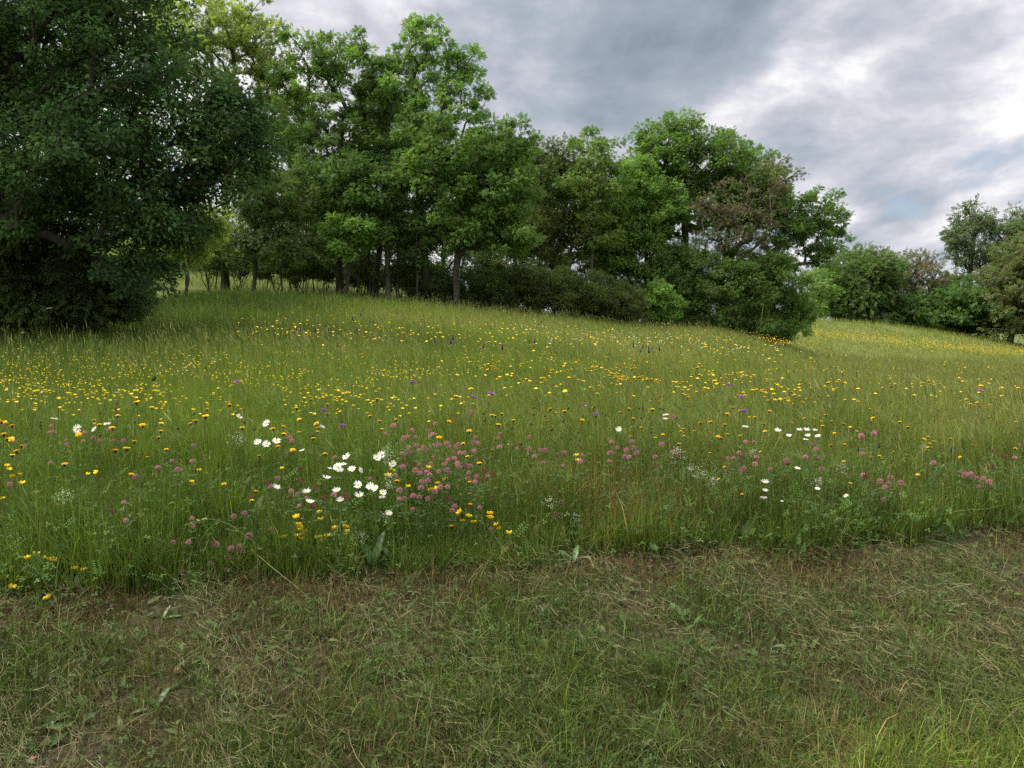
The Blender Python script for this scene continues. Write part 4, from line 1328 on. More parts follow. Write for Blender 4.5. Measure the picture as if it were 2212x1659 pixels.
def cup_(mb, r, h, z1, mi=0, nu=8, neck=0.25):
    """calyx: urn below the petals, from the stem up to z1"""
    V = []
    prof = ((neck, 0), (0.75, 0.25), (1.0, 0.62), (0.86, 1.0))
    for (rr, t) in prof:
        for i in range(nu):
            a = i * 2 * math.pi / nu
            V.append((r * rr * math.cos(a), r * rr * math.sin(a), z1 - h + h * t))
    mb.add(V, [(j * nu + i, j * nu + (i + 1) % nu, (j + 1) * nu + (i + 1) % nu, (j + 1) * nu + i) for j in range(3) for i in range(nu)], None, mi)


def globe(mb, n, r, L, w, zsq=1.0, z0=0.0, mi=0, lo=-0.6, up=0.35):
    """ball of narrow florets"""
    for k in range(n):
        zz = lo + (1 - lo) * (k + 0.5) / n
        a = k * 2.39996 + rng.normal(0, 0.15)
        q = math.sqrt(max(0.0, 1 - zz * zz))
        d = np.array((q * math.cos(a), q * math.sin(a), zz * zsq + up * 0.6))
        d /= np.linalg.norm(d)
        p = np.array((q * math.cos(a), q * math.sin(a), zz * zsq)) * r * 0.45 + (0, 0, z0)
        LL = L * rng.uniform(.8, 1.15)
        s1 = np.cross(d, (0.3, 0.2, 0.9))
        s1 /= np.linalg.norm(s1) + 1e-9
        s2 = np.cross(d, s1)
        for s in (s1, s2):
            mb.add([p, p + d * LL * .5 + s * w * .5, p + d * LL, p + d * LL * .5 - s * w * .5], [(0, 1, 2, 3)], None, mi)


def stem_mesh(name, h, r, bend, mat, leafs=(), lmat=None):
    mb = MB()
    t = np.linspace(0, 1, 8)
    P = np.stack((bend * t ** 2, 0.3 * bend * np.sin(3 * t), h * t), -1)
    tube(mb, P, r * (1.15 - 0.4 * t), 5)
    for (q, L, w) in leafs:
        b = np.array([np.interp(q, t, P[:, i]) for i in range(3)])
        a = rng.uniform(0, 6.28)
        d = np.array((math.cos(a), math.sin(a), 0))
        s = np.array((-d[1], d[0], 0))
        V = []
        for (u_, ww) in ((0, .25), (.3, .9), (.65, 1.0), (1.0, .1)):
            c = b + d * L * u_ * .8 + np.array((0, 0, 1)) * L * (0.7 * u_ - .55 * u_ * u_)
            V += [c - s * w * ww * .5, c + s * w * ww * .5]
        mb.add(V, [(2 * i, 2 * i + 2, 2 * i + 3, 2 * i + 1) for i in range(3)], None, 1)
    return mb.mesh(name, [mat, lmat or M_LEAFG], True), P[-1]


def variants(fn, n):
    return [fn(k) for k in range(n)]


def mk(name, mats, fn, smooth=False):
    mb = MB()
    fn(mb)
    return mb.mesh(name, mats, smooth)


ST = {}
ST['daisy'] = variants(lambda k: stem_mesh("stem", 0.5, 0.0013, (0.03, -0.04, 0.06, 0.0)[k], M_STEM, ((.1, .05, .012), (.25, .05, .010), (.4, .035, .007), (.6, .025, .005))), 4)
ST['bit'] = variants(lambda k: stem_mesh("stem", 0.5, 0.0011, (0.03, -0.04, 0.05, 0.0)[k], (M_STEMR, M_STEM)[k % 2], ((.05, .08, .014), (.08, .07, .012))), 4)
ST['clover'] = variants(lambda k: stem_mesh("stem", 0.5, 0.0013, (0.05, -0.06, 0.07, 0.02)[k], M_STEM, ((.5, .03, .010), (.75, .035, .012), (.93, .025, .012), (.95, .025, .012))), 4)
ST['pea'] = variants(lambda k: stem_mesh("stem", 0.5, 0.0009, (0.06, -0.05, 0.08, 0.02)[k], M_STEM, tuple((q, .014, .008) for q in (.3, .4, .5, .6, .7, .8, .85, .97))), 4)

DAISY = variants(lambda k: mk("petals", M_WHITE, lambda mb: ring(mb, 15 + k % 3, 0.006, 0.0245, 0.0054, (0.12, 0.45, 0.75, -0.1, 0.3)[k], 0.0, 0, 0.18, 0, 0, 0.05)), 5)
DDISC = mk("disc", M_DISC, lambda mb: dome(mb, 0.0078, 0.0042, 0.0002), True)


def _bit(mb, k):
    for (n, r, cu, z) in ((15, .0165, .10 + .2 * (k == 1), 0.0), (13, .0135, .30, .0012), (11, .0100, .55, .0022), (8, .006, .9, .003)):
        ring(mb, n, 0.0015, r, 0.0042, cu, z, 0, .25)


BITP = variants(lambda k: mk("petals", (M_ORA, M_YEL, M_ORA)[k], lambda mb: _bit(mb, k)), 3)
BITC = mk("calyx", M_CALYX, lambda mb: cup_(mb, 0.0062, 0.0135, 0.0005), True)
CLOV = {'pink': variants(lambda k: mk("flower_head", M_PINK, lambda mb: globe(mb, 62, .0125, .0125, .0034, 1.0, 0.004)), 3),
        'faded': variants(lambda k: mk("flower_head", M_DUSK, lambda mb: globe(mb, 56, .0115, .0110, .0036, 1.05, 0.003, 0, -.9, .1)), 2)}
TRIF_OLD = None
_tv = np.concatenate((trif, [(0.0, 0, 0)]))
_tf = [(18, 0 + 6 * q, 1 + 6 * q, 2 + 6 * q, 3 + 6 * q, 4 + 6 * q, 5 + 6 * q) for q in range(3)]
TRIF = mk('leaf', M_LEAFG, lambda mb: mb.add(_tv * .021 + (0.008, -.004, -.06), np.array(_tf)))
if 0: mk("leaf", M_LEAFG, lambda mb: scatter(mb, trif, np.array(TF), np.array([(0.008, 0.004, -.02), (-.022, -.01, -.075), (.02, -.02, -.12)]), frames(np.array([(1, .2, .3), (-1, .3, .4), (.4, -1, .3)], float), np.array([(0, 0, 1.), (0, -.3, 1), (0, -.4, 1)])), np.array((.016, .02, .02)), np.zeros((3, 3))))


def _pea(mb, k):
    for q in range(4 + k):
        a = q * 2 * math.pi / (4 + k) + .4 * k
        c, s = math.cos(a), math.sin(a)

        def T(p):
            x, y, z = p
            return (x * c - y * s, x * s + y * c, z)
        V = [T(p) for p in ((.001, 0, 0), (.006, -.006, .004), (.013, -.005, .009), (.015, 0, .011), (.013, .005, .009), (.006, .006, .004), (.008, 0, .006))]
        mb.add(V, [(0, 1, 6, 5), (1, 2, 3, 6), (6, 3, 4, 5)])
        V = [T(p) for p in ((.002, 0, 0), (.009, -.0035, .000), (.0165, 0, .0045), (.009, .0035, .000), (.010, 0, .006))]
        mb.add(V, [(0, 1, 4, 3), (1, 2, 3, 4)])


PEA = variants(lambda k: mk("flower_head", (M_YEL, M_LEMON, M_YEL)[k], lambda mb: _pea(mb, k)), 3)
HAWK = variants(lambda k: mk("flower_head", [M_YEL, M_CALYX], lambda mb: (_bit(mb, k), cup_(mb, .006, .012, .0004, 1))), 2)


def _butter(mb, k):
    t = np.linspace(0, 1, 5)
    P = np.stack(((.04, -.05, .03)[k] * t ** 2, 0 * t, .48 * t), -1)
    tube(mb, P, .0011, 4, None, 1)
    m2 = MB()
    ring(m2, 5, .0012, .0115, .0115, .8, 0, 0, .05)
    for v, f in zip(m2.v, m2.f):
        pass
    V = np.concatenate(m2.v) + P[-1]
    mb.add(V, np.concatenate([f.reshape(-1, 4) for f in m2.f]), None, 0)


BUTTER = variants(lambda k: mk("buttercup", [M_LEMON, M_STEM], lambda mb: _butter(mb, k)), 3)
SCAB = mk("flower_head", M_MAUVE, lambda mb: globe(mb, 70, .017, .0135, .005, .55, .002, 0, -.2, .5))
SPIKE = mk("flower_spike", M_VIOLET, lambda mb: [scatter(mb, LT['simple'][0], LT['simple'][1], np.array([(0.0, 0, .002 + .0055 * q)] * 5), frames(np.array([(math.cos(a + q), math.sin(a + q), .5) for a in (0, 1.26, 2.5, 3.8, 5.0)]), rand_unit(5)), np.full(5, .024 * (1.15 - q / 28)), np.zeros((5, 3))) for q in range(24)])
KNAP = mk("seed_head", M_CALYX, lambda mb: (dome(mb, .0065, .008, 0, 0), cup_(mb, .0065, .008, 0.0, 0, 8, .3)), True)


def _bed(mb):
    for q in range(40):
        z = .62 * (q / 64) ** .7
        rr = .11 * (1 - z / .85)
        a = q * 2.4
        p = np.array((rr * math.cos(a) * rng.random(), rr * math.sin(a) * rng.random(), -.16 + z * .26))
        for i in range(rng.integers(2, 5)):
            c = p + rng.normal(0, .006, 3)
            R = frames(rand_unit(1), rand_unit(1))[0]
            V = np.array([(0, .0032, 0), (.0032, 0, 0), (0, -.0032, 0), (-.0032, 0, 0)]) @ R.T + c
            mb.add(V, [(0, 1, 2, 3)])


BED = variants(lambda k: mk("blossom", M_CREAM, _bed), 2)
UMB = mk("flower_head", M_CREAM, lambda mb: [ring(mb, 5, .0003, .0035, .003, .2, .004 * math.cos(r / .02), 0) or None for r in ()] + [scatter(mb, np.array([(0, .004, 0), (.004, 0, 0), (0, -.004, 0), (-.004, 0, 0)]), np.array([(0, 1, 2, 3)]), np.stack((rng.normal(0, .014, 90), rng.normal(0, .014, 90), rng.normal(0, .002, 90)), -1), frames(rand_unit(90) * (1, 1, .2), rand_unit(90) * .3 + (0, 0, 1)), np.full(90, 1.0), np.zeros((90, 3)))])


def newobj(name, me, parent, loc=(0, 0, 0), rot=None, scale=None):
    o = bpy.data.objects.new(name, me)
    COL.objects.link(o)
    o.parent = parent
    o.location = loc
    if rot is not None:
        o.rotation_euler = rot
    if scale is not None:
        o.scale = scale
    return o


def tilt_rot(tilt, az):
    """rotation that tips the head's axis by tilt towards bearing az (0 = away from the camera, pi = to the camera, pi/2 = right)"""
    d = Vector((math.sin(tilt) * math.sin(az), math.sin(tilt) * math.cos(az), math.cos(tilt)))
    q = d.to_track_quat('Z', 'Y')
    return (q @ Euler((0, 0, random.uniform(0, 6.28))).to_quaternion()).to_euler()


def h_for(v):
    return float(np.interp(v, (1200, 1600, 1700, 1800, 1950, 2050, 2200, 2350), (0.66, 0.62, 0.58, 0.48, 0.40, 0.32, 0.24, 0.14)))


def rooted(name, px, py, stemkind, dh=0.0, sc=1.0, ymin=0.10, hset=None):
    k = random.randrange(4)
    me, tip = ST[stemkind][k]
    h = hset if hset is not None else (h_for(py) + dh) * random.uniform(.95, 1.06)
    X, Y, Z, h = place(px * PX, py * PX, h, ymin)
    e = empty(name, (X - tip[0], Y - tip[1], Z))
    newobj("stem", me, e, (0, 0, -0.01), None, (1, 1, (h + 0.01) / 0.5))
    return e, Vector((tip[0], tip[1], h)), Y


def daisy(px, py, label, k=None, tilt=None, az=None, s=1.0, group="ox-eye daisies in the meadow"):
    e, tip, Y = rooted("daisy", px, py, 'daisy')
    k = random.randrange(5) if k is None else k
    r = tilt_rot(random.uniform(.1, .55) if tilt is None else tilt, random.uniform(1.8, 4.4) if az is None else az)
    sc = (s * random.uniform(.92, 1.08) * 0.88,) * 3
    newobj("petals", DAISY[k], e, tip, r, sc)
    newobj("disc", DDISC, e, tip, r, sc)
    tag(e, label, "daisy", group)


def hawkbit(px, py, label, group, s=1.0):
    e, tip, Y = rooted("hawkbit", px, py, 'bit', 0.03)
    r = tilt_rot(abs(random.gauss(0.0, .28)), random.uniform(0, 6.28))
    sc = (s * random.uniform(.62, 1.05),) * 3
    newobj("petals", BITP[random.randrange(3)], e, tip, r, sc)
    newobj("calyx", BITC, e, tip, r, sc)
    tag(e, label, "hawkbit", group)


def clover(px, py, label, group, kind='pink', s=1.0):
    e, tip, Y = rooted("clover_flower", px, py, 'clover', -0.03)
    me = random.choice(CLOV[kind])
    newobj("flower_head", me, e, tip, tilt_rot(abs(random.gauss(0, .3)), random.uniform(0, 6.28)), (s * random.uniform(.6, .98),) * 3)
    newobj("leaf", TRIF, e, tip, (0, 0, random.uniform(0, 6.28)), (random.uniform(.8, 1.2),) * 3)
    tag(e, label, "clover", group)


def trefoil(px, py, label, group, s=1.0):
    e, tip, Y = rooted("trefoil_flower", px, py, 'pea', -0.06)
    newobj("flower_head", PEA[random.randrange(3)], e, tip, tilt_rot(abs(random.gauss(0, .35)), random.uniform(0, 6.28)), (s * random.uniform(.8, 1.1),) * 3)
    tag(e, label, "trefoil", group)


# ------- daisies, one label each
for d in (
        (304, 1688, "largest white daisy, facing the camera squarely, above a yellow hawkbit at far left", 0, 1.30, 3.2, 1.18),
        (372, 1690, "ragged white daisy just right of the largest daisy, petals missing", 4, .9, 3.9, .85),
        (421, 1669, "white daisy seen edge on at the upper right of the largest daisy", 0, .15, 3.1, 1.0),
        (938, 1642, "white daisy with swept up petals, highest of those left of centre", 2, .7, 1.7, 1.0),
        (1048, 1667, "white daisy tilted towards the camera, alone above the row of three", 0, .9, 3.5, .95),
        (1015, 1742, "left daisy in the row of three close together", 1, .7, 3.3),
        (1049, 1748, "middle and lowest daisy in the row of three close together", 0, .8, 3.1),
        (1089, 1735, "right daisy in the row of three close together", 0, .75, 2.9),
        (1189, 1775, "small edge on daisy low to the right of the row of three", 1, .3, 4.3, .75),
        (1267, 1683, "white daisy half hidden behind a yellow hawkbit", 2, .6, 1.6, .8),
        (1363, 1797, "daisy at the top of the main cluster, its disc turned to the camera", 0, .85, 3.7),
        (1350, 1826, "flat edge on daisy just under the top daisy of the main cluster", 3, .12, 3.2),
        (1328, 1837, "broad daisy at the heart of the main cluster, overlapping one below it", 0, .8, 3.4),
        (1298, 1846, "small bud like daisy on the left side of the main cluster", 2, .2, 1.5, .65),
        (1339, 1855, "daisy tucked under the broad one at the heart of the main cluster", 1, .3, 3.3),
        (1385, 1848, "daisy with raised petals right of the broad one in the main cluster", 1, .6, 3.2),
        (1421, 1850, "steeply tilted thin petalled daisy at the right of the main cluster", 3, 1.0, 1.9, .9),
        (1285, 1883, "cup shaped daisy seen from the side left below the main cluster", 2, .25, 1.7, 1.05),
        (1502, 1790, "upper daisy of the pair touching each other beside white bedstraw", 0, .9, 2.8),
        (1483, 1803, "lower daisy of the pair touching each other beside white bedstraw", 1, .8, 2.6),
        (1546, 1826, "star like daisy facing the camera at the edge of the clover patch", 0, 1.1, 3.2),
        (1409, 1908, "daisy alone below the main cluster, disc towards the camera", 0, .9, 3.0),
        (1458, 1915, "upper left daisy of the slanting chain by the bedstraw", 1, .8, 3.3, .95),
        (1478, 1924, "second daisy down the slanting chain by the bedstraw", 1, .8, 3.7, .95),
        (1507, 1940, "third daisy down the slanting chain by the bedstraw", 1, .7, 2.7, .95),
        (1505, 1956, "edge on daisy at the bottom of the slanting chain", 3, .15, 3.1, .9),
        (1087, 1920, "daisy with upswept petals on the left, beside dusky clover heads", 2, .5, 2.2),
        (1207, 1939, "upswept daisy right above two stacked clover heads", 2, .3, 3.1, 1.1),
        (1325, 1933, "upper one of two upswept daisies below the main cluster", 2, .45, 3.2),
        (1414, 1952, "upswept daisy below the slanting chain's left end", 2, .45, 3.0),
        (1218, 1978, "lopsided daisy right below two stacked clover heads", 2, .35, 2.0, 1.05),
        (1339, 1970, "lower one of two upswept daisies below the main cluster", 2, .45, 3.1),
        (1530, 2020, "lowest daisy of the meadow front, over long broad leaves", 1, .7, 2.6, .9)):
    daisy(*d)
for d in (
        (2435, 1691, "droopy white daisy left of the right hand daisies, alone by hawkbits", 2, .9, 3.2, .8),
        (2621, 1632, "upper of two edge on daisies at the top right of centre", 3, .3, 4.2, .9),
        (2620, 1647, "lower of two edge on daisies at the top right of centre", 3, .2, 3.0, .8),
        (2673, 1678, "white daisy on its side right above a stack of hawkbits", 0, 1.1, 1.8, .95),
        (2935, 1678, "flat edge on daisy alone between the two right hand groups", 3, .12, 3.1, .9),
        (3062, 1697, "raised petal daisy at the left of the right hand row", 2, .4, 3.1, .9),
        (3106, 1717, "daisy low between the left end and the middle of the right hand row", 2, .4, 3.4, .75),
        (3147, 1694, "second daisy along the top of the right hand row", 2, .2, 3.1, .8),
        (3175, 1694, "third daisy along the top of the right hand row", 2, .3, 3.0, .9),
        (3209, 1692, "last daisy at the top right of the right hand row", 3, .2, 3.0, .75),
        (3180, 1717, "middle daisy of the lower line in the right hand row", 2, .3, 3.4, .75),
        (3220, 1715, "right daisy of the lower line in the right hand row", 3, .4, 4.0, .8),
        (3172, 1729, "lowest and smallest daisy of the right hand row", 3, .2, 3.1, .65),
        (3140, 1842, "daisy alone midway down above grass on the right", 3, .4, 2.9, .8),
        (3011, 1899, "top daisy of the column of three on the right", 2, .35, 3.1, .95),
        (3012, 1933, "middle daisy of the column of three on the right", 2, .3, 3.1, .8),
        (3007, 1958, "bottom daisy of the column of three on the right", 3, .2, 3.1, .9),
        (3219, 1923, "small daisy right of the column of three", 3, .3, 3.1, .7),
        (3331, 1951, "tilted daisy furthest to the right, low in the grass", 3, .5, 4.2, .75),
        (3079, 1975, "tiny daisy bud below the column of three", 2, .1, 3.1, .45)):
    daisy(*d)

# ------- hawkbits
L1 = "yellow hawkbit on a dark stalk at the left of the meadow front"
for p in ((20, 1662), (7, 1661), (48, 1676), (14, 1710), (28, 1729), (43, 1730), (85, 1755), (65, 1777), (48, 1793), (371, 1655), (392, 1673), (309, 1711), (442, 1685),
          (464, 1637), (599, 1605), (561, 1674), (635, 1668), (635, 1698), (624, 1722), (770, 1657), (748, 1668), (530, 1739), (499, 1767), (455, 1774), (655, 1770), (580, 1801), (255, 1828), (518, 1868),
          (537, 1585), (904, 1594), (815, 1612), (810, 1640), (882, 1906)):
    hawkbit(*p, L1, "hawkbits at the left", 1.15)
L2 = "deep yellow hawkbit among the daisies and clover near the centre"
for p in ((1168, 1607), (1330, 1613), (1290, 1629), (1178, 1652), (1246, 1668), (1252, 1685), (1251, 1700), (1117, 1679), (1074, 1689), (954, 1685), (1178, 1702), (1117, 1709), (1233, 1727), (1021, 1795), (1094, 1759),
          (1152, 1772), (1110, 1842), (992, 1971), (1008, 1935), (1457, 1639), (1495, 1658), (1558, 1653), (1564, 1894), (1280, 1788), (1769, 1660), (1937, 1635), (1950, 1638), (1976, 1629), (1963, 1673), (2022, 1655),
          (1848, 1697), (1730, 1723), (1823, 1747), (2166, 1611), (2151, 1658), (2190, 1625), (2223, 1619), (2294, 1654), (1887, 1824), (1849, 1898), (1850, 1945), (1851, 1986), (1778, 2072), (1504, 1690), (1840, 1798),
          (1225, 1573), (1290, 1592), (1168, 1605), (1484, 1578), (1795, 1560), (1810, 1563), (1485, 1572)):
    hawkbit(*p, L2, "hawkbits near the centre")
L3 = "small yellow hawkbit right of centre among pale grasses"
for p in ((57, 437), (127, 472), (105, 420), (230, 423), (170, 520), (285, 558), (245, 575), (113, 567), (395, 527), (380, 540), (395, 548), (397, 565), (450, 540), (485, 495), (540, 490), (615, 503), (630, 555), (580, 568),
          (595, 575), (697, 563), (370, 608), (535, 655), (612, 730), (750, 657), (805, 650), (825, 503), (830, 540), (630, 447), (660, 413), (695, 430), (745, 465), (775, 465), (855, 432), (975, 495), (1040, 470), (1095, 475),
          (1130, 487), (1155, 453), (1185, 485), (1250, 500), (1285, 517), (1138, 512), (1200, 550), (1180, 613), (1255, 610), (1285, 520), (1320, 540), (582, 795), (707, 877), (1250, 700), (1100, 705), (1285, 818)):
    hawkbit(2400 + p[0] * .7378, 1300 + p[1] * .7378, L3, "hawkbits right of centre", .85)
L4 = "small yellow hawkbit towards the right edge of the meadow"
for p in ((1390, 420), (1405, 470), (1400, 483), (1550, 490), (1590, 518), (1700, 570), (1680, 582), (1730, 593), (1710, 605), (1775, 605), (1700, 627), (1715, 628), (1695, 643), (1820, 580), (1440, 672), (1395, 680), (1455, 687),
          (1518, 650), (1870, 678), (1645, 772), (1935, 613), (2025, 463), (2170, 490), (2165, 632)):
    hawkbit(2400 + p[0] * .7378, 1300 + p[1] * .7378, L4, "hawkbits towards the right edge", .85)

# ------- trefoils
T1 = "yellow trefoil low at the left edge of the mown verge"
for p in ((108, 2198), (170, 2200), (211, 2208), (141, 2185), (61, 2284), (43, 2251), (14, 2278), (292, 2240), (155, 2231), (187, 2356), (47, 2314), (329, 2244), (200, 2203), (52, 2290), (160, 2215)):
    trefoil(*p, T1, "trefoils by the left edge", 1.1)
T2 = "yellow trefoil among broad leaves below the white daisies"
for p in ((1175, 2068), (1184, 2086), (1194, 2106), (1181, 2078), (1117, 2117), (1169, 2112), (1253, 2119), (1269, 2132), (1320, 2081), (1361, 2076), (1367, 2094), (1122, 2153), (1291, 2112), (1168, 2038), (1258, 2018), (1263, 2047),
          (1188, 2124), (1200, 2096), (1544, 1853), (1529, 1875)):
    trefoil(*p, T2, "trefoils below the daisies", 1.2)
T3 = "yellow trefoil in and below the pink clover patch"
for p in ((1607, 1917), (1688, 1843), (1753, 1888), (1723, 1904), (1607, 1916), (1696, 1929), (1719, 1925), (1811, 2018), (1845, 2034), (1822, 2052), (1865, 2058), (1929, 2023), (1925, 2036), (1953, 2067), (2005, 2100), (2270, 1795), (2276, 1813), (1965, 2083), (1932, 2040)):
    trefoil(*p, T3, "trefoils by the clover patch", 1.1)
T4 = "small yellow trefoil among tall herbs at the left edge"
for p in ((85, 1903), (95, 1901), (36, 1849), (380, 1862), (756, 1898), (785, 1853), (13, 1963), (28, 1835), (48, 1877), (80, 1869), (345, 1868), (375, 1858)):
    trefoil(*p, T4, "trefoils in the tall herbs", .9)

# ------- clovers
C1 = "pink clover head in the dense patch right of the daisies"
G1 = "clovers of the dense patch"
for p in ((135, 220), (50, 305), (335, 265), (525, 270), (565, 318), (245, 357), (290, 340), (375, 345), (313, 457), (385, 437), (455, 445), (408, 487), (492, 487), (575, 425), (632, 432), (715, 415), (748, 445), (820, 452), (840, 425),
          (1005, 402), (1052, 418), (797, 510), (860, 515), (903, 517), (565, 560), (280, 527), (228, 522), (325, 527), (1015, 495), (735, 590), (795, 577), (715, 628), (685, 640), (1040, 585), (545, 642), (420, 642), (240, 672),
          (205, 665), (375, 705), (450, 703), (430, 735), (500, 720), (530, 755), (628, 715), (717, 703), (748, 725), (835, 635), (855, 680), (925, 650), (975, 660), (958, 733), (945, 795), (1022, 833), (1165, 770), (1045, 775),
          (170, 760), (445, 828), (510, 820), (437, 900), (640, 888), (723, 888), (587, 937), (203, 925), (200, 1018), (260, 1012), (353, 987), (418, 1000), (515, 1017), (800, 1097), (780, 1143), (1075, 1110), (350, 1132), (840, 655), (468, 455), (1200, 1340), (1362, 1565)):
    clover(1500 + p[0] * .3617, 1600 + p[1] * .3617, C1, G1, 'pink', 1.05)
C1b = "dusky faded clover head in or beside the dense clover patch"
for p in ((745, 1012), (1130, 710), (1230, 745), (1075, 800), (925, 655), (360, 630), (250, 600), (690, 530), (800, 630), (1915, 925), (1965, 1050), (1910, 1180), (1690, 1545), (2210, 1300), (1510, 420), (1910, 540)):
    clover(1500 + p[0] * .3617, 1600 + p[1] * .3617, C1b, "faded clovers of the dense patch", 'faded')
C2 = "pink clover head in the loose drift between the dense patch and the right side"
for p in ((1305, 305), (1480, 470), (1610, 475), (1670, 553), (1730, 480), (1785, 490), (1765, 620), (1985, 655), (1995, 515), (2175, 610), (2195, 540), (1290, 455), (1035, 350), (1270, 350), (1615, 345), (980, 70), (590, 200)):
    clover(1500 + p[0] * .3617, 1600 + p[1] * .3617, C2, "clovers of the loose drift")
C3 = "pink clover head close below or beside the white daisies"
for p in ((635, 330), (660, 350), (690, 385), (680, 930), (750, 965), (850, 1000), (770, 1090), (1145, 975), (1160, 560), (1540, 795), (530, 790), (460, 890)):
    clover(900 + p[0] * .3617, 1600 + p[1] * .3617, C3, "clovers near the daisies", 'pink', 1.05)
C3b = "dark faded clover head among the white daisies"
for p in ((785, 800), (820, 845), (675, 980), (1040, 1000), (1290, 1000), (915, 1100), (945, 880), (690, 1000), (425, 830), (780, 690), (1255, 970), (935, 1080), (250, 985)):
    clover(900 + p[0] * .3617, 1600 + p[1] * .3617, C3b, "faded clovers among the daisies", 'faded', 1.05)
C4 = "pink clover head low along the mown edge, below the daisies"
for p in ((175, 1170), (55, 1205), (225, 1415), (460, 1345), (25, 1570), (117, 1533), (145, 1590), (80, 1640), (583, 1560)):
    clover(900 + p[0] * .3617, 1600 + p[1] * .3617, C4, "clovers along the mown edge", 'pink', 1.15)
for p in ((850, 1398), (988, 1460), (942, 1298), (1027, 1300), (1175, 1313), (1303, 1320), (1258, 1332), (1315, 1350), (1235, 1385), (1265, 1390), (1285, 1380), (1230, 1447), (1485, 1395), (1475, 1230), (660, 1340), (1145, 1417)):
    clover(p[0] * .7234, 1200 + p[1] * .7234, C4, "clovers along the mown edge", 'pink', 1.15)
C4b = "brown faded clover head low along the mown edge"
for p in ((712, 1392), (870, 1298), (1438, 1367), (1160, 1300), (1355, 1255)):
    clover(p[0] * .7234, 1200 + p[1] * .7234, C4b, "faded clovers along the mown edge", 'faded', 1.1)
C5 = "dull pink clover head in the tall herbs at the left"
for p in ((560, 225), (535, 290), (575, 290), (725, 375), (725, 425), (910, 385), (1020, 345), (1085, 385), (1190, 262), (1225, 390), (1345, 385), (920, 295), (160, 395), (35, 205), (265, 450), (2100, 430), (1720, 678),
          (1930, 695), (1970, 705), (1475, 775), (1875, 605), (110, 855), (550, 620), (1370, 1255), (2090, 1225), (2110, 1310), (1885, 1490), (2055, 1495), (1325, 1575), (2090, 605)):
    clover(p[0] * .3617, 1600 + p[1] * .3617, C5, "clovers in the tall herbs at the left")
clover(1350 * .3617, 1600 + 1060 * .3617, "bright pink clover head standing alone over dark leaves at the left", None, 'pink', 1.3)
clover(1245 * .3617, 1600 + 1145 * .3617, "dark brown clover head left below the bright pink one", None, 'faded', 1.15)
C6 = "pink clover head scattered right of the centre among bedstraw"
for p in ((12, 600), (122, 600), (40, 630), (130, 635), (5, 660), (90, 645), (105, 683), (145, 660), (83, 680), (0, 705), (275, 615), (245, 680), (340, 650), (630, 685), (660, 685), (690, 660), (785, 683), (725, 600), (770, 600),
          (700, 755), (715, 745), (775, 720), (855, 745), (945, 700), (1090, 617), (1105, 640), (1122, 683), (1045, 680), (340, 467), (1135, 745)):
    clover(2400 + p[0] * .7378, 1300 + p[1] * .7378, C6, "clovers right of the centre", 'pink', 1.1)
C6b = "reddish faded clover head scattered right of the centre"
for p in ((315, 685), (250, 725), (365, 680), (710, 680), (632, 757), (950, 715), (775, 690), (600, 690), (690, 700)):
    clover(2400 + p[0] * .7378, 1300 + p[1] * .7378, C6b, "faded clovers right of the centre", 'faded', 1.1)
C7 = "pink clover head in the groups above the right part of the verge"
for p in ((1345, 570), (1350, 665), (1415, 545), (1410, 560), (1355, 775), (1445, 810), (1490, 820), (1470, 845), (1555, 820), (1500, 790), (1465, 910), (2165, 685), (2190, 615), (2160, 685), (1730, 715)):
    clover(2400 + p[0] * .7378, 1300 + p[1] * .7378, C7, "clovers above the right verge", 'pink', 1.15)
C7b = "reddish faded clover head in the groups towards the right edge"
for p in ((1365, 785), (1390, 820), (1410, 840), (1525, 860), (2050, 645), (2080, 670), (2110, 680), (2040, 730), (1360, 772)):
    clover(2400 + p[0] * .7378, 1300 + p[1] * .7378, C7b, "faded clovers towards the right edge", 'faded', 1.15)
C8 = "pale pink clover head in the tight bunch near the right edge"
for p in ((1870, 760), (1900, 775), (1930, 770), (1945, 785), (1895, 785), (1960, 795), (1995, 795), (2000, 805), (2030, 830), (1985, 830), (1970, 840), (2025, 815)):
    clover(2400 + p[0] * .7378, 1300 + p[1] * .7378, C8, "clovers of the tight bunch", 'pink', 1.15)

# ------- scabious and dark knapweed heads
for (x, y, lab) in ((935, 1506, "mauve scabious high above the buttercups at the left"), (1627, 1510, "mauve scabious among the buttercups left of the midline"), (1864, 1568, "mauve scabious in the middle above the clover patch"),
                    (2305, 1596, "upper of two mauve scabious right of the middle"), (2346, 1635, "lower of two mauve scabious right of the middle"), (1274, 1620, "mauve scabious above the half hidden daisy"),
                    (1349, 1679, "bright mauve scabious above the main daisy cluster"), (2868, 1519, "mauve scabious below the yellow hawkweeds on the right"), (2920, 1567, "mauve scabious beside the lowest hawkweed clump"),
                    (2931, 1622, "small mauve scabious under the hawkweeds on the right"), (3861, 1543, "bluish scabious alone near the right edge"), (1932, 1554, "dull pink scabious above the middle of the meadow")):
    e, tip, Y = rooted("scabious", x, y, 'bit', 0.06)
    newobj("flower_head", SCAB, e, tip, tilt_rot(.25, random.uniform(0, 6)), (random.uniform(.8, 1.05),) * 3)
    tag(e, lab, "scabious", "scabious flowers in the meadow")
for k in range(46):
    x, y = ((random.uniform(1850, 2800), random.uniform(1600, 1720)) if k % 3 else (random.uniform(200, 1300), random.uniform(1580, 1900)))
    e, tip, Y = rooted("knapweed_bud", x, y, 'bit', 0.02)
    newobj("seed_head", KNAP, e, tip, tilt_rot(.2, random.uniform(0, 6)), (random.uniform(.7, 1.05),) * 3)
    tag(e, ("black knapweed bud on a thin stalk in the middle of the meadow" if k % 3 else "blackish bud among the herbs left of the daisies"), "knapweed bud", "knapweed buds in the middle" if k % 3 else "dark buds at the left")

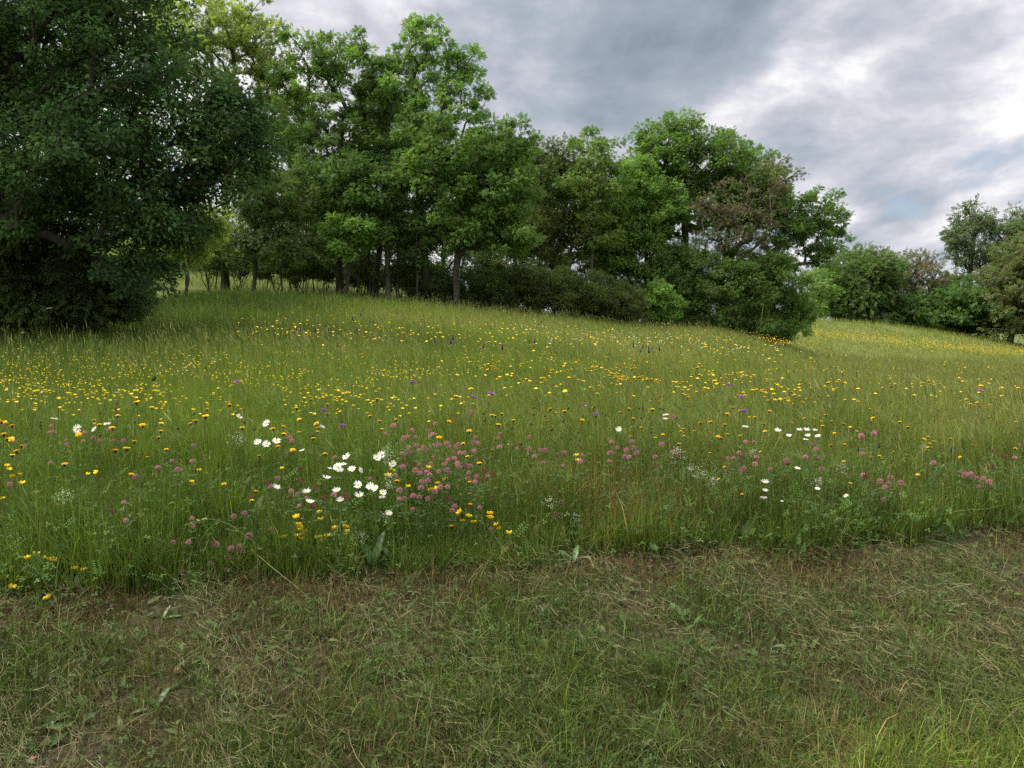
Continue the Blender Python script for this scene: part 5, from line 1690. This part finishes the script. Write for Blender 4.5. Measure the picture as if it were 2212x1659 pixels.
# ------- hawkweed clumps: one stalk, several heads
HK = variants(lambda k: None, 1)


def hawkweed(px, py, label, group, n=4, s=1.0):
    h = h_for(py) * random.uniform(.98, 1.08) + .04
    X, Y, Z, h = place(px * PX, py * PX, h, .1)
    e = empty("hawkweed", (X, Y, Z))
    mb = MB()
    heads = []
    t = np.linspace(0, 1, 5)
    b = np.array((random.gauss(0, .01), random.gauss(0, .01), h - .07))
    tube(mb, np.outer(t, b) + np.outer(t * (1 - t), (random.gauss(0, .05), random.gauss(0, .05), 0)), .0012, 4)
    for k in range(n):
        a = k * 2.4 + random.random()
        q = random.uniform(.012, .045)
        p = np.array((q * math.cos(a), q * math.sin(a), h + random.uniform(-.022, .016)))
        tube(mb, np.stack((b * .97, (b + p) / 2 + (0, 0, -.008), p)), .0008, 3)
        heads.append(p)
    mb.build("stem", M_STEM, e)
    for p in heads:
        newobj("flower_head", random.choice(HAWK), e, p, tilt_rot(abs(random.gauss(0, .3)), random.uniform(0, 6.28)), (s * random.uniform(.42, .75),) * 3)
    tag(e, label, "hawkweed", group)


H1 = "yellow many headed hawkweed in the clumps right of the midline"
for p in ((20, 215), (60, 190), (65, 240), (120, 195), (130, 200), (160, 253), (230, 270), (480, 180), (485, 200), (540, 218), (465, 240), (560, 265), (545, 295), (645, 235), (670, 235), (440, 320), (490, 325), (600, 270), (740, 268),
          (845, 230), (870, 270), (895, 310), (810, 320), (945, 360), (1050, 280), (1085, 215), (1150, 210), (1210, 185), (1210, 225), (1195, 310), (1165, 270), (1230, 275), (990, 340), (1020, 375), (1075, 370), (690, 345), (700, 340),
          (865, 355), (375, 285), (400, 305), (410, 355), (1290, 370), (85, 255), (30, 245), (250, 365), (940, 372), (820, 312), (135, 262), (250, 262), (10, 235)):
    hawkweed(2400 + p[0] * .7378, 1300 + p[1] * .7378, H1, "hawkweeds right of the midline", random.choice((3, 4, 5)))
H2 = "yellow many headed hawkweed standing in the middle of the upper meadow"
for p in ((245, 270), (280, 290), (655, 200), (890, 245), (905, 190), (960, 275), (960, 300), (1020, 262), (1180, 265), (1265, 270), (1270, 218), (1355, 230), (1390, 250), (1100, 290), (1130, 300), (1185, 330), (1170, 345), (1215, 365),
          (1325, 345), (760, 295), (660, 305), (610, 352), (635, 357), (480, 360), (700, 222), (845, 235)):
    hawkweed(1800 + p[0] * .5425, 1300 + p[1] * .5425, H2, "hawkweeds in the middle of the upper meadow", random.choice((2, 3, 4)))
H3 = "yellow hawkweed near the right edge of the meadow"
for p in ((1490, 300), (1980, 398), (1890, 378), (1685, 270), (2200, 305), (2060, 350), (1740, 275), (1700, 280), (2000, 402), (1900, 382)):
    hawkweed(2400 + p[0] * .7378, 1300 + p[1] * .7378, H3, "hawkweeds near the right edge", 3)

# ------- bedstraw sprays
BS = [stem_mesh("stem", 0.5, 0.0009, b, M_STEM, tuple((q, .02, .004) for q in (.2, .3, .4, .5, .6, .7, .8))) for b in (.1, -.12, .06)]
for (x, y, lab) in ((1510, 1900, "white bedstraw spray between the daisies and the clover patch"), (1535, 1850, "white bedstraw spray next to the star like daisy"), (1500, 2010, "white bedstraw spray hanging over the lowest daisy"),
                    (1300, 2080, "bedstraw spray lying left over yellow trefoil"), (1420, 2085, "bedstraw spray lying right of the yellow trefoil"), (1515, 1760, "bedstraw tuft above the touching pair of daisies"),
                    (2240, 2030, "bedstraw spray by the dry orange grass"), (2160, 1950, "bedstraw spray left of the dry orange grass"), (2700, 1830, "leftmost of the right hand bedstraw sprays"), (2760, 1850, "bedstraw spray among reddish clovers right of centre"),
                    (2810, 1870, "bedstraw spray above the column of three daisies"), (2640, 1760, "bedstraw spray under the stack of hawkbits"), (3220, 1870, "bedstraw spray right of the column of three daisies"), (3340, 1820, "bedstraw spray left of the right hand clovers"),
                    (2960, 1760, "small bedstraw spray below the edge on daisy"), (960, 1720, "bedstraw spray left of the row of three daisies"), (270, 1920, "bedstraw spray among tall herbs at the left"), (3650, 1760, "grey bedstraw spray beside the hawkbits on the right")):
    h = h_for(y) * 1.05 + .05
    X, Y, Z, h = place(x * PX, y * PX - 2, h, .08)
    e = empty("bedstraw", (X, Y, Z))
    me, tip = random.choice(BS)
    newobj("stem", me, e, (-tip[0], -tip[1], 0), None, (1, 1, h / .5))
    newobj("blossom", random.choice(BED), e, (0, 0, h), (random.gauss(0, .5), random.gauss(0, .5), random.uniform(0, 6)), (random.uniform(.38, .62),) * 3)
    tag(e, lab, "bedstraw", "bedstraw sprays in the meadow")

# ------- sage spikes at mid distance
for k in range(34):
    x, y = (random.uniform(1150, 1750), random.uniform(1225, 1290)) if k < 16 else ((random.uniform(1700, 2150), random.uniform(1250, 1370)) if k < 27 else (random.uniform(2480, 2620), random.uniform(1345, 1370)))
    e, tip, Y = rooted("sage_spike", x, y, 'bit', 0.05)
    newobj("flower_spike", SPIKE, e, tip - Vector((0, 0, .06)), (random.gauss(0, .1), random.gauss(0, .1), 0), (random.uniform(.32, .6),) * 3)
    tag(e, "dark violet flower spike in the upper meadow before the wood" if k < 27 else "violet flower spike by the yellow drift near the right clump", "sage",
        "violet spikes before the wood" if k < 27 else "violet spikes by the yellow drift")
for (x, y, lab) in ((3380, 1757, "lilac spike standing above the clovers on the right"), (3745, 1760, "lilac spike near the right edge"), (3460, 1745, "lilac spike by the hawkbits on the right")):
    e, tip, Y = rooted("vetch_spike", x, y, 'clover', 0.0)
    newobj("flower_spike", SPIKE, e, tip - Vector((0, 0, .03)), (.1, .1, 0), (.3,) * 3)
    tag(e, lab, "vetch")

# ------- buttercups: the nearest three hundred as things, the rest of the drift as one mass
zone = []
for k in range(5200):
    u = random.uniform(0, 2750)
    v = random.gauss(1490, 62) - 20 * (u > 1800)
    if not (1345 < v < 1640):
        continue
    if fbm(np.array([u / 260.0]), np.array([v / 70.0]), 95, 3)[0] < random.uniform(.30, .62) + max(0, (u - 1900) / 3000):
        continue
    zone.append((u, v))
zone = zone[:1150]
zone.sort(key=lambda p: -p[1])
bu = MB()
for i, (u, v) in enumerate(zone):
    X, Y, Z, h = place(u * PX, v * PX, h_for(v) - .06 + random.gauss(0, .03), .3)
    s = h / .48
    if i < 292:
        o = bpy.data.objects.new("buttercup", random.choice(BUTTER))
        COL.objects.link(o)
        o.location = (X, Y, Z)
        o.rotation_euler = (random.gauss(0, .12), random.gauss(0, .12), random.uniform(0, 6.28))
        w_ = random.uniform(.5, .85)
        o.scale = (s * w_, s * w_, s)
        tag(o, "small glossy yellow buttercup in the broad drift across the left and middle", "buttercup", "buttercups of the broad drift")
    else:
        a, c_ = random.uniform(0, 6.28), random.uniform(.0045, .008)
        q = [(X + c_ * math.cos(a + j * 1.2566), Y + c_ * math.sin(a + j * 1.2566), Z + h + .006 + random.gauss(0, .001)) for j in range(5)]
        bu.add(q + [(X, Y, Z + h)], [(0, 1, 5), (1, 2, 5), (2, 3, 5), (3, 4, 5), (4, 0, 5)])
tag(bu.build("buttercup_drift", M_LEMON), "far mass of tiny yellow buttercups", "buttercups", kind='stuff')


def speckle(name, mat, n, fu, size, label, hh=(.45, .7), near=0.0):
    mb = MB()
    for k in range(n):
        u, v = fu()
        X, Y, Z, h = place(u * PX, v * PX, random.uniform(*hh), .3)
        if Y > 130 or Y < near:
            continue
        s = size * (0.6 + .8 * random.random()) * (1 + .012 * Y)
        a = random.uniform(0, 6.28)
        q = [(X + s * math.cos(a + j * 1.0472), Y + s * math.sin(a + j * 1.0472), Z + h + random.gauss(0, .15 * s)) for j in range(6)]
        mb.add(q + [(X, Y, Z + h + .45 * s), (X, Y, Z + h - .4 * s)], [(j, (j + 1) % 6, 6) for j in range(6)] + [((j + 1) % 6, j, 7) for j in range(6)])
    tag(mb.build(name, mat), label, "flowers", kind='stuff')


def f_band():
    t = random.random() ** .8
    u = 2330 + 900 * t
    return u + random.gauss(0, 20), 1282 + 62 * t + random.gauss(0, 10) + 16 * random.random()


def f_brow():
    t = random.random()
    return 3180 + 880 * t, 1306 + 84 * t + random.gauss(0, 13) + 10 * (fbm(np.array([t * 9]), np.array([1.0]), 7)[0] - .5)


def f_wide():
    u = random.uniform(900, 3300)
    return u, random.gauss(1270 + 70 * max(0, (u - 1500) / 1800), 30) + 20


def f_hill():
    u = random.uniform(3200, 4032)
    t = (u - 3200) / 832
    return u, random.uniform(1262 + 70 * t, 1400 + 60 * t)


def f_white():
    u = random.uniform(2000, 3500)
    return u, random.gauss(1275 + 80 * (u - 2000) / 1500, 22) + 25


def f_low():
    return random.uniform(1700, 4000), random.uniform(1400, 1560)


speckle("hawkweed_drift", M_YEL, 1500, f_band, .0115, "yellow orange flower drift along the thicket and clump foot", (.62, .8), 22.0)
speckle("brow_flowers", M_YEL, 2600, f_brow, .013, "yellow orange flower drift across the far slope", (.66, .86), 44.0)
speckle("upper_meadow_flowers", M_YEL, 420, f_wide, .013, "sprinkle of yellow flowers over the upper meadow")
speckle("hill_flowers", M_YEL, 900, f_hill, .011, "sprinkle of yellow flowers over the far slope", (.5, .7), 40.0)
speckle("white_sprinkle", M_CREAM, 260, f_white, .011, "sprinkle of small whitish flowers below the right clump")
speckle("late_buttercups", M_YEL, 240, f_low, .011, "sprinkle of small yellow flowers in the right meadow")

# ------- umbels in the oak shade
for (x, y, lab) in ((195, 1213, "greyish white umbel in the oak shade, left of two"), (225, 1205, "greyish white umbel in the oak shade, right of two"), (88, 1310, "whitish umbel at the left edge of the shade"),
                    (463, 1545, "flat pale umbel in the tall grass at the left"), (214, 1648, "flat greenish umbel above the largest daisy")):
    e, tip, Y = rooted("umbel", x, y, 'bit', .1)
    newobj("flower_head", UMB, e, tip, tilt_rot(.2, random.uniform(0, 6)), (random.uniform(.8, 1.2) * (1.4 if Y > 9 else .5),) * 3)
    tag(e, lab, "umbel", "umbels in the meadow")

# ------- broad leaves


def leaf_blade(mb, b, az, el, L, w, curl=.5, mi=0, wavy=.0):
    t = np.linspace(0, 1, 9)
    d = np.array((math.sin(az), math.cos(az), 0))
    s = np.array((d[1], -d[0], 0))
    V = []
    for q in t:
        e_ = el - curl * q
        c = np.array(b) + d * L * q * math.cos(el - curl * q * .5) + np.array((0, 0, 1)) * L * q * math.sin(el - curl * q * .5)
        ww = w * (math.sin(math.pi * min(1, q * .93 + .05)) ** .75) * .5
        up = np.array((0, 0, 1)) * math.cos(e_) - d * math.sin(e_)
        rr = wavy * math.sin(q * 17)
        V += [c - s * ww + up * ww * (.35 + rr), c, c + s * ww + up * ww * (.35 - rr)]
    F = []
    for i in range(8):
        F += [(3 * i, 3 * i + 1, 3 * i + 4, 3 * i + 3), (3 * i + 1, 3 * i + 2, 3 * i + 5, 3 * i + 4)]
    mb.add(V, F, None, mi)


def plant(name, label, cat, px, py, leafs, mat, hset=.0, group=None, sc=1.0):
    X, Y, Z, h = place(px * PX, py * PX, hset)
    e = empty(name, (X, Y, Z))
    for (az, el, L, w, cu) in leafs:
        mb = MB()
        leaf_blade(mb, (0, 0, 0.0), az, el, L * sc, w * sc, cu, 0, .12)
        mb.build("leaf", mat, e, True)
    tag(e, label, cat, group)


plant("dock_plant", "upright blue green dock leaf, largest leaf in the meadow, left of the trefoil", "dock", 985, 2095, ((.5, 1.25, .22, .065, .25), (-.6, 1.0, .15, .05, .3), (2.6, .7, .14, .05, .5)), M_DOCK, .02)
plant("dock_plant", "tall leafy plant with pale pointed leaves left of the first clovers", "dock", 400, 1990, ((.3, 1.3, .30, .05, .3), (-.9, 1.1, .26, .055, .5), (1.4, 1.0, .24, .05, .5), (3.0, 1.1, .22, .045, .5), (-2, 1.2, .25, .05, .4)), M_DOCK, .02)
plant("dock_plant", "leafy plant with long pointed leaves below the lowest daisy", "dock", 1470, 2235, ((.4, 1.2, .20, .045, .4), (-.7, 1.0, .18, .045, .5), (1.6, .9, .15, .04, .5), (2.8, 1.0, .14, .04, .6)), M_DOCK, .01)
plant("dock_plant", "dark broad leaf standing right of the lowest daisy", "dock", 1660, 2085, ((.9, .95, .17, .06, .4), (-.8, 1.0, .14, .045, .4)), M_DOCK, .02)
plant("hanging_leaf", "single pale green leaf hanging over the mown edge at the left", "leaf", 765, 2330, ((3.1, 1.25, .13, .032, .15), ), M_DOCK, .0)
plant("thistle_rosette", "blue green toothed rosette at the left edge of the verge", "thistle", 290, 2330, ((.2, 1.0, .16, .04, .6), (1.3, .8, .15, .04, .7), (-1.1, .9, .15, .035, .6), (2.7, .7, .13, .035, .6), (-2.4, .7, .13, .035, .6)), M_DOCK, .0)
plant("thistle_rosette", "second blue green rosette, right of centre under the meadow edge", "thistle", 2260, 2215, ((.4, 1.1, .10, .03, .6), (-1.1, .8, .12, .03, .7), (2.2, .7, .10, .03, .6)), M_DOCK, .0)
plant("dock_plant", "broad green leaves at the meadow edge right of the dry orange grass", "dock", 2930, 2120, ((.7, .9, .15, .055, .5), (-.9, .8, .14, .05, .6), (2.4, .5, .11, .045, .5), (3.5, .4, .10, .04, .5)), M_DOCK, .0)
plant("dock_plant", "dark glossy dock leaf standing in the mown verge right of centre", "dock", 2680, 2440, ((-.5, .9, .09, .045, .5), (.9, .8, .07, .035, .5), (2.5, .4, .05, .03, .4)), M_DOCK, .0)
plant("weed_rosette", "pale rounded leaves in the mown verge, upper of two clumps", "weed", 1660, 2640, ((-.2, 1.0, .06, .032, .4), (1.2, .7, .06, .03, .5), (-1.6, .6, .05, .028, .4)), M_LEAFG, .0)
plant("weed_rosette", "rounded bright leaves in the mown verge, lower of two clumps", "weed", 1675, 2730, ((.6, .8, .065, .038, .4), (-.9, .7, .06, .034, .5), (2.4, .3, .05, .03, .3), (-2.4, .3, .05, .03, .3)), M_LEAFG, .0)
plant("weed_rosette", "toothed green weed in the mown verge at the left", "weed", 620, 2790, ((.4, 1.0, .08, .03, .5), (-1.0, .6, .07, .026, .5), (2.0, .4, .06, .025, .4)), M_LEAFG, .0)
plant("weed_rosette", "leafy weed in the mown verge near the left corner", "weed", 200, 2860, ((.4, .8, .07, .035, .5), (-1.0, .6, .07, .03, .5), (2.0, .4, .06, .03, .4), (3.6, .4, .05, .03, .4)), M_LEAFG, .0)
plant("weed_rosette", "lobed leaf lying in the mown verge at lower right", "weed", 3140, 2830, ((1.0, .4, .075, .05, .4), (-.8, .5, .05, .03, .4)), M_LEAFG, .0)
plant("weed_rosette", "lobed bright weed near the right bottom corner", "weed", 3560, 2800, ((.5, .6, .06, .04, .4), (-1.2, .5, .06, .035, .4), (2.4, .3, .05, .035, .3)), M_LEAFG, .0)
plant("loose_leaf", "pale cut leaf lying in the mown verge below the rounded weeds", "leaf", 1040, 2830, ((1.1, .25, .065, .020, .1),), M_PALE, .012)
plant("loose_leaf", "twisted pale cut leaf at the left under the hanging leaf", "leaf", 640, 2425, ((1.4, .15, .075, .022, .1), (.2, .7, .07, .014, .2)), M_PALE, .012)
plant("loose_leaf", "long pale cut leaf at the left of the mown verge", "leaf", 250, 2650, ((1.9, .2, .08, .020, .15),), M_PALE, .012)
plant("loose_leaf", "forked pale leaf on the bare patch at the right", "leaf", 3745, 2385, ((1.5, .35, .085, .025, .2), (-2.6, .1, .06, .02, .1)), M_PALE, .012)
plant("loose_leaf", "pale curled leaf at the meadow edge above the bare soil", "leaf", 3165, 2160, ((2.2, .35, .075, .028, .1),), M_PALE, .03)
plant("loose_leaf", "slim upright pale leaf under the clover drift right of centre", "leaf", 2255, 2275, ((2.9, 1.0, .09, .018, .2),), M_PALE, .0)
plant("dry_leaf", "brown dry leaf lying at the left bottom corner", "leaf", 110, 2990, ((.6, .4, .055, .03, .6),), M_RUST, .01)
plant("dry_leaf", "rusty red leaf in the mown verge left of centre", "leaf", 690, 2640, ((.2, .9, .04, .022, .6), (1.8, .5, .03, .02, .6)), M_RUST, .012)

# ------- long stalks that bend over the edge


def stalk_thing(label, pts, r=.0012, mat=None, spike=False):
    """long grass stalk through picture points (x, y, height above soil)"""
    W = []
    for (x, y, hh) in pts:
        X, Y, Z, h = place(x * PX, y * PX, hh)
        W.append((X, Y, Z + h))
    W = np.array(W)
    n = 24
    tt = np.linspace(0, len(W) - 1, n)
    Pp = np.stack([np.interp(tt, np.arange(len(W)), W[:, i]) for i in range(3)], -1)
    for _ in range(3):
        Pp[1:-1] = (Pp[:-2] + 2 * Pp[1:-1] + Pp[2:]) / 4
    e = empty("grass_stalk", tuple(Pp[0]))
    mb = MB()
    tube(mb, Pp - Pp[0], r * np.linspace(1.2, .5, n), 5)
    mb.build("stem", mat or M_STRAW, e, True)
    if spike:
        mb = MB()
        k = np.linspace(n * .68, n - 1, 44).astype(int).clip(0, n - 2)
        p = Pp[k] - Pp[0] + (Pp[k + 1] - Pp[k]) * rng.random((44, 1))
        fw = norm(Pp[k + 1] - Pp[k]) + rng.normal(0, .25, (44, 3))
        scatter(mb, LT['simple'][0], LT['simple'][1], p, frames(fw, rand_unit(44)), rng.uniform(.012, .02, 44), np.zeros((44, 3)))
        mb.build("seed_head", mat or M_STRAW, e)
    tag(e, label, "grass stalk")


stalk_thing("long bent grass stalk with a nodding ear before the clovers at the left", [(1130, 2260, .02), (1010, 2140, .16), (900, 2060, .24), (820, 2040, .25), (735, 2065, .22)], spike=True)
stalk_thing("long pale stalk arching right over the clover patch", [(1740, 1980, .15), (1790, 1840, .40), (1900, 1765, .48), (2020, 1745, .46), (2110, 1790, .38)], spike=True)
stalk_thing("straight pale stalk slanting down onto the verge below the daisies", [(985, 2160, .12), (1090, 2250, .08), (1180, 2320, .03), (1260, 2400, .015)], .0014)
stalk_thing("long fallen stalk lying across the verge edge", [(1175, 2230, .05), (1330, 2285, .03), (1560, 2325, .02), (1840, 2320, .02)], .0016)
stalk_thing("pale bent stalk reaching right near the right edge of the meadow", [(3700, 2030, .08), (3780, 2010, .18), (3880, 2005, .2), (3960, 1985, .22)], .0014)
stalk_thing("tall straw coloured ear standing at the far left", [(172, 1900, .1), (165, 1740, .45), (158, 1660, .58)], .0013, None, True)
stalk_thing("tall leaning green stalk left of the hawkbits", [(470, 1760, .3), (520, 1620, .62), (600, 1500, .85), (612, 1488, .87)], .0013, M_STEM, True)
stalk_thing("tall pale ear standing in the middle right of the meadow", [(2528, 1760, .2), (2530, 1640, .62), (2531, 1590, .72)], .0014, None, True)
stalk_thing("curling stalk with round bud in the dark leaves at the left", [(480, 2140, .16), (400, 2150, .14), (320, 2120, .18), (278, 2095, .2)], .0014, M_STEM)
stalk_thing("pale stub of a stalk standing in the bottom left of the verge", [(930, 2990, .0), (925, 2900, .035)], .0016)
stalk_thing("pale forked stub in the lower middle of the verge", [(980, 2960, .0), (1000, 2870, .04)], .0014)
